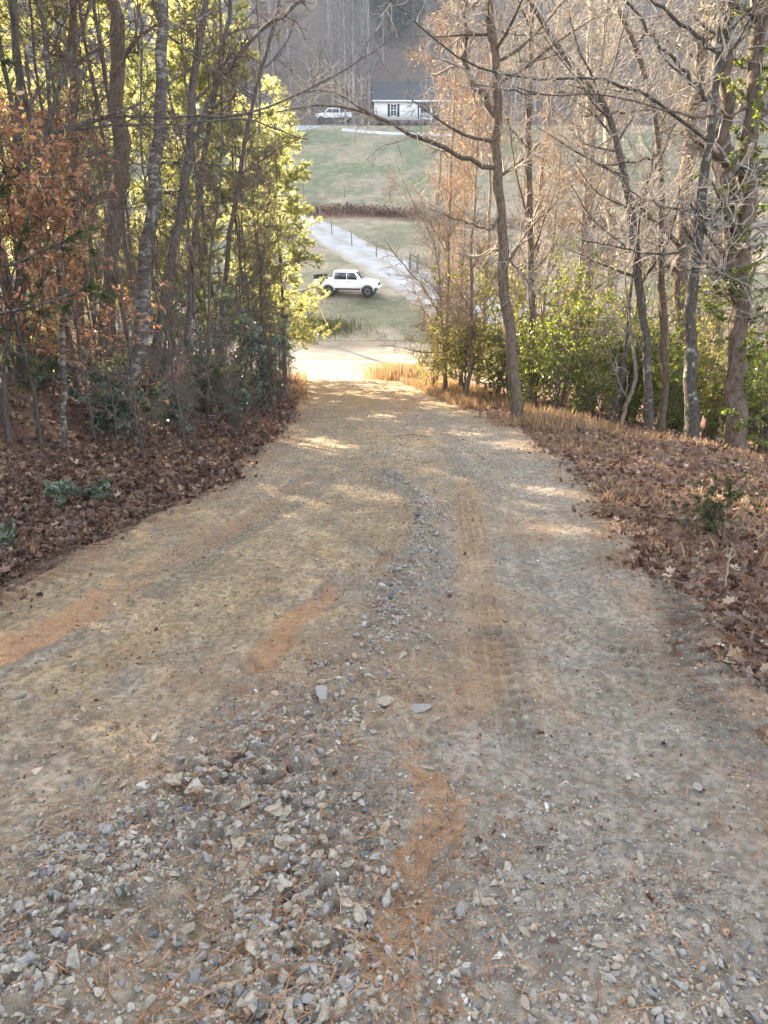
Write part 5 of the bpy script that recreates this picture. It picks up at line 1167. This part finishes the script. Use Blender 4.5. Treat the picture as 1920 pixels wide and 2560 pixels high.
# ------------------------------------------------------------------ wooded hillside
g = np.random.default_rng(120)
HL = 'bare grey tree on the shaded hillside behind the house'
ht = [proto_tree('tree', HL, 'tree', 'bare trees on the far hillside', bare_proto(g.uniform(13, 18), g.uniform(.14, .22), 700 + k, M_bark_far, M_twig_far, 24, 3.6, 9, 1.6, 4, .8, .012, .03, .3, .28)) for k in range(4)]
spots = []
while len(spots) < 210:
    y = 121 + 90 * g.uniform() ** 1.4; x = g.uniform(-.62, .62) * (y + 10)
    if abs(x - 9) < 10 and y < 128: continue
    spots.append((x, y))
place(ht, spots, HL, None, (.7, 1.2), g)
EL = 'dark green pine on the shaded hillside behind the house'
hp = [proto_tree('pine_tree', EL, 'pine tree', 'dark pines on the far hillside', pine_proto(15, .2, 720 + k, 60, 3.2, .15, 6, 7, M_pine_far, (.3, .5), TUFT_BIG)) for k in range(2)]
spots = []
while len(spots) < 44:
    q = g.uniform(); y = g.uniform(150, 170) if q < .5 else g.uniform(140, 200); px = g.normal(960, 60) if q < .5 else (g.uniform(-200, 640) if q < .8 else g.normal(1350, 200)); spots.append(((px - 960) / F * (y + 6), y))
place(hp, spots, EL, None, (.8, 1.25), g)
UL = 'low brown brush on the shaded hillside behind the house'
def understory():
    gg = np.random.default_rng(90); n = 9000; y = 119 + 70 * gg.uniform(size=n) ** 1.3; x = gg.uniform(-.55, .55, n) * (y + 5); k = ~((np.abs(x - 8) < 10) & (y < 126)); x, y = x[k], y[k]; n = len(x)
    P0 = np.stack([x, y, H(x, y) - .1], -1); D = nrm(np.stack([gg.normal(0, .3, n), gg.normal(0, .3, n), np.ones(n)], -1)); L = gg.uniform(1.2, 4.0, n); u = np.linspace(0, 1, 4)
    P = P0[:, None] + D[:, None] * (L[:, None] * u)[..., None]; P[:, 1:] += gg.normal(0, .15, (n, 3, 3)); b = Buf(); v, f = tubes(P, np.full((n, 4), .016) * np.linspace(1.2, .6, 4), 3); b.add(v, f, .4)
    p2, r2 = branches(P, np.full((n, 4), .012), 4, .3, 1, .9, .5, 3, .2, .05, .8, .010, .6, gg); v, f = tubes(p2, r2, 3); b.add(v, f, .5)
    tag(obj('undergrowth', b, M_twig_far), UL, 'undergrowth', kind='stuff')
understory()

def fallen_branches():
    gg = np.random.default_rng(140)
    for lab, pts, r, m in (('pale broken branch caught in the thicket', [(385, 840, 11.5), (440, 815, 11.4), (470, 787, 11.2)], .016, M_bark_pale), ('bleached dead stalk standing on the leafy road shoulder', [(1562, 1290, 0), (1572, 1230, -1), (1583, 1175, -1)], .007, M_bark_pale),
                           ('dark stick lying across the far part of the road', [(850, 948, 0), (890, 944, 0), (925, 952, 0)], .007, M_bark_dark), ('dark stick on the leafy bank below the ringed trunk', [(250, 1090, 0), (320, 1075, 0), (390, 1080, 0)], .014, M_bark_dark),
                           ('thin pale twig lying on the leaves of the road shoulder', [(1520, 1265, 0), (1580, 1285, 0), (1655, 1325, 0)], .008, M_bark_pale), ('grey stick lying on the fallen leaves near the laurel rosettes', [(60, 1180, 0), (130, 1165, 0), (190, 1175, 0)], .013, M_bark_pale)):
        P = []
        for x, y, Z in pts:
            if Z > 0: P.append(at(x * D2P, y * D2P, Z))
            elif Z == 0: p = hit(x * D2P, y * D2P); P.append(np.array([p[0], p[1], float(HR(p[0], p[1])) + r]))
            else: zz = proj(P[0])[2]; P.append(at(x * D2P, y * D2P, zz))
        base = P[0].copy(); Q = resample(np.array(P), 10) - base; Q[1:-1] += gg.normal(0, r * .6, (8, 3)); v, f = tubes(Q[None], np.linspace(r, r * .5, 10)[None], 6)
        b = Buf().add(v, f); o = obj('fallen_branch', b, m); o.location = tuple(base); tag(o, lab, 'branch')
fallen_branches()
# ------------------------------------------------------------------ haze
def haze():
    m = bpy.data.materials.new('air'); m.use_nodes = True; n = m.node_tree.nodes; n.clear()
    v = n.new('ShaderNodeVolumePrincipled'); v.inputs['Color'].default_value = (.62, .76, 1, 1); v.inputs['Density'].default_value = HAZE; v.inputs['Anisotropy'].default_value = .3
    o = n.new('ShaderNodeOutputMaterial'); m.node_tree.links.new(v.outputs[0], o.inputs['Volume'])
    b = Buf(); box(b, -275, 215, -12, 345, -60, 260); tag(obj('haze', b, m, smoothed=False), 'thin blue winter haze filling the valley', 'haze', kind='stuff')
HAZE = .0003
if HAZE > 0: haze()
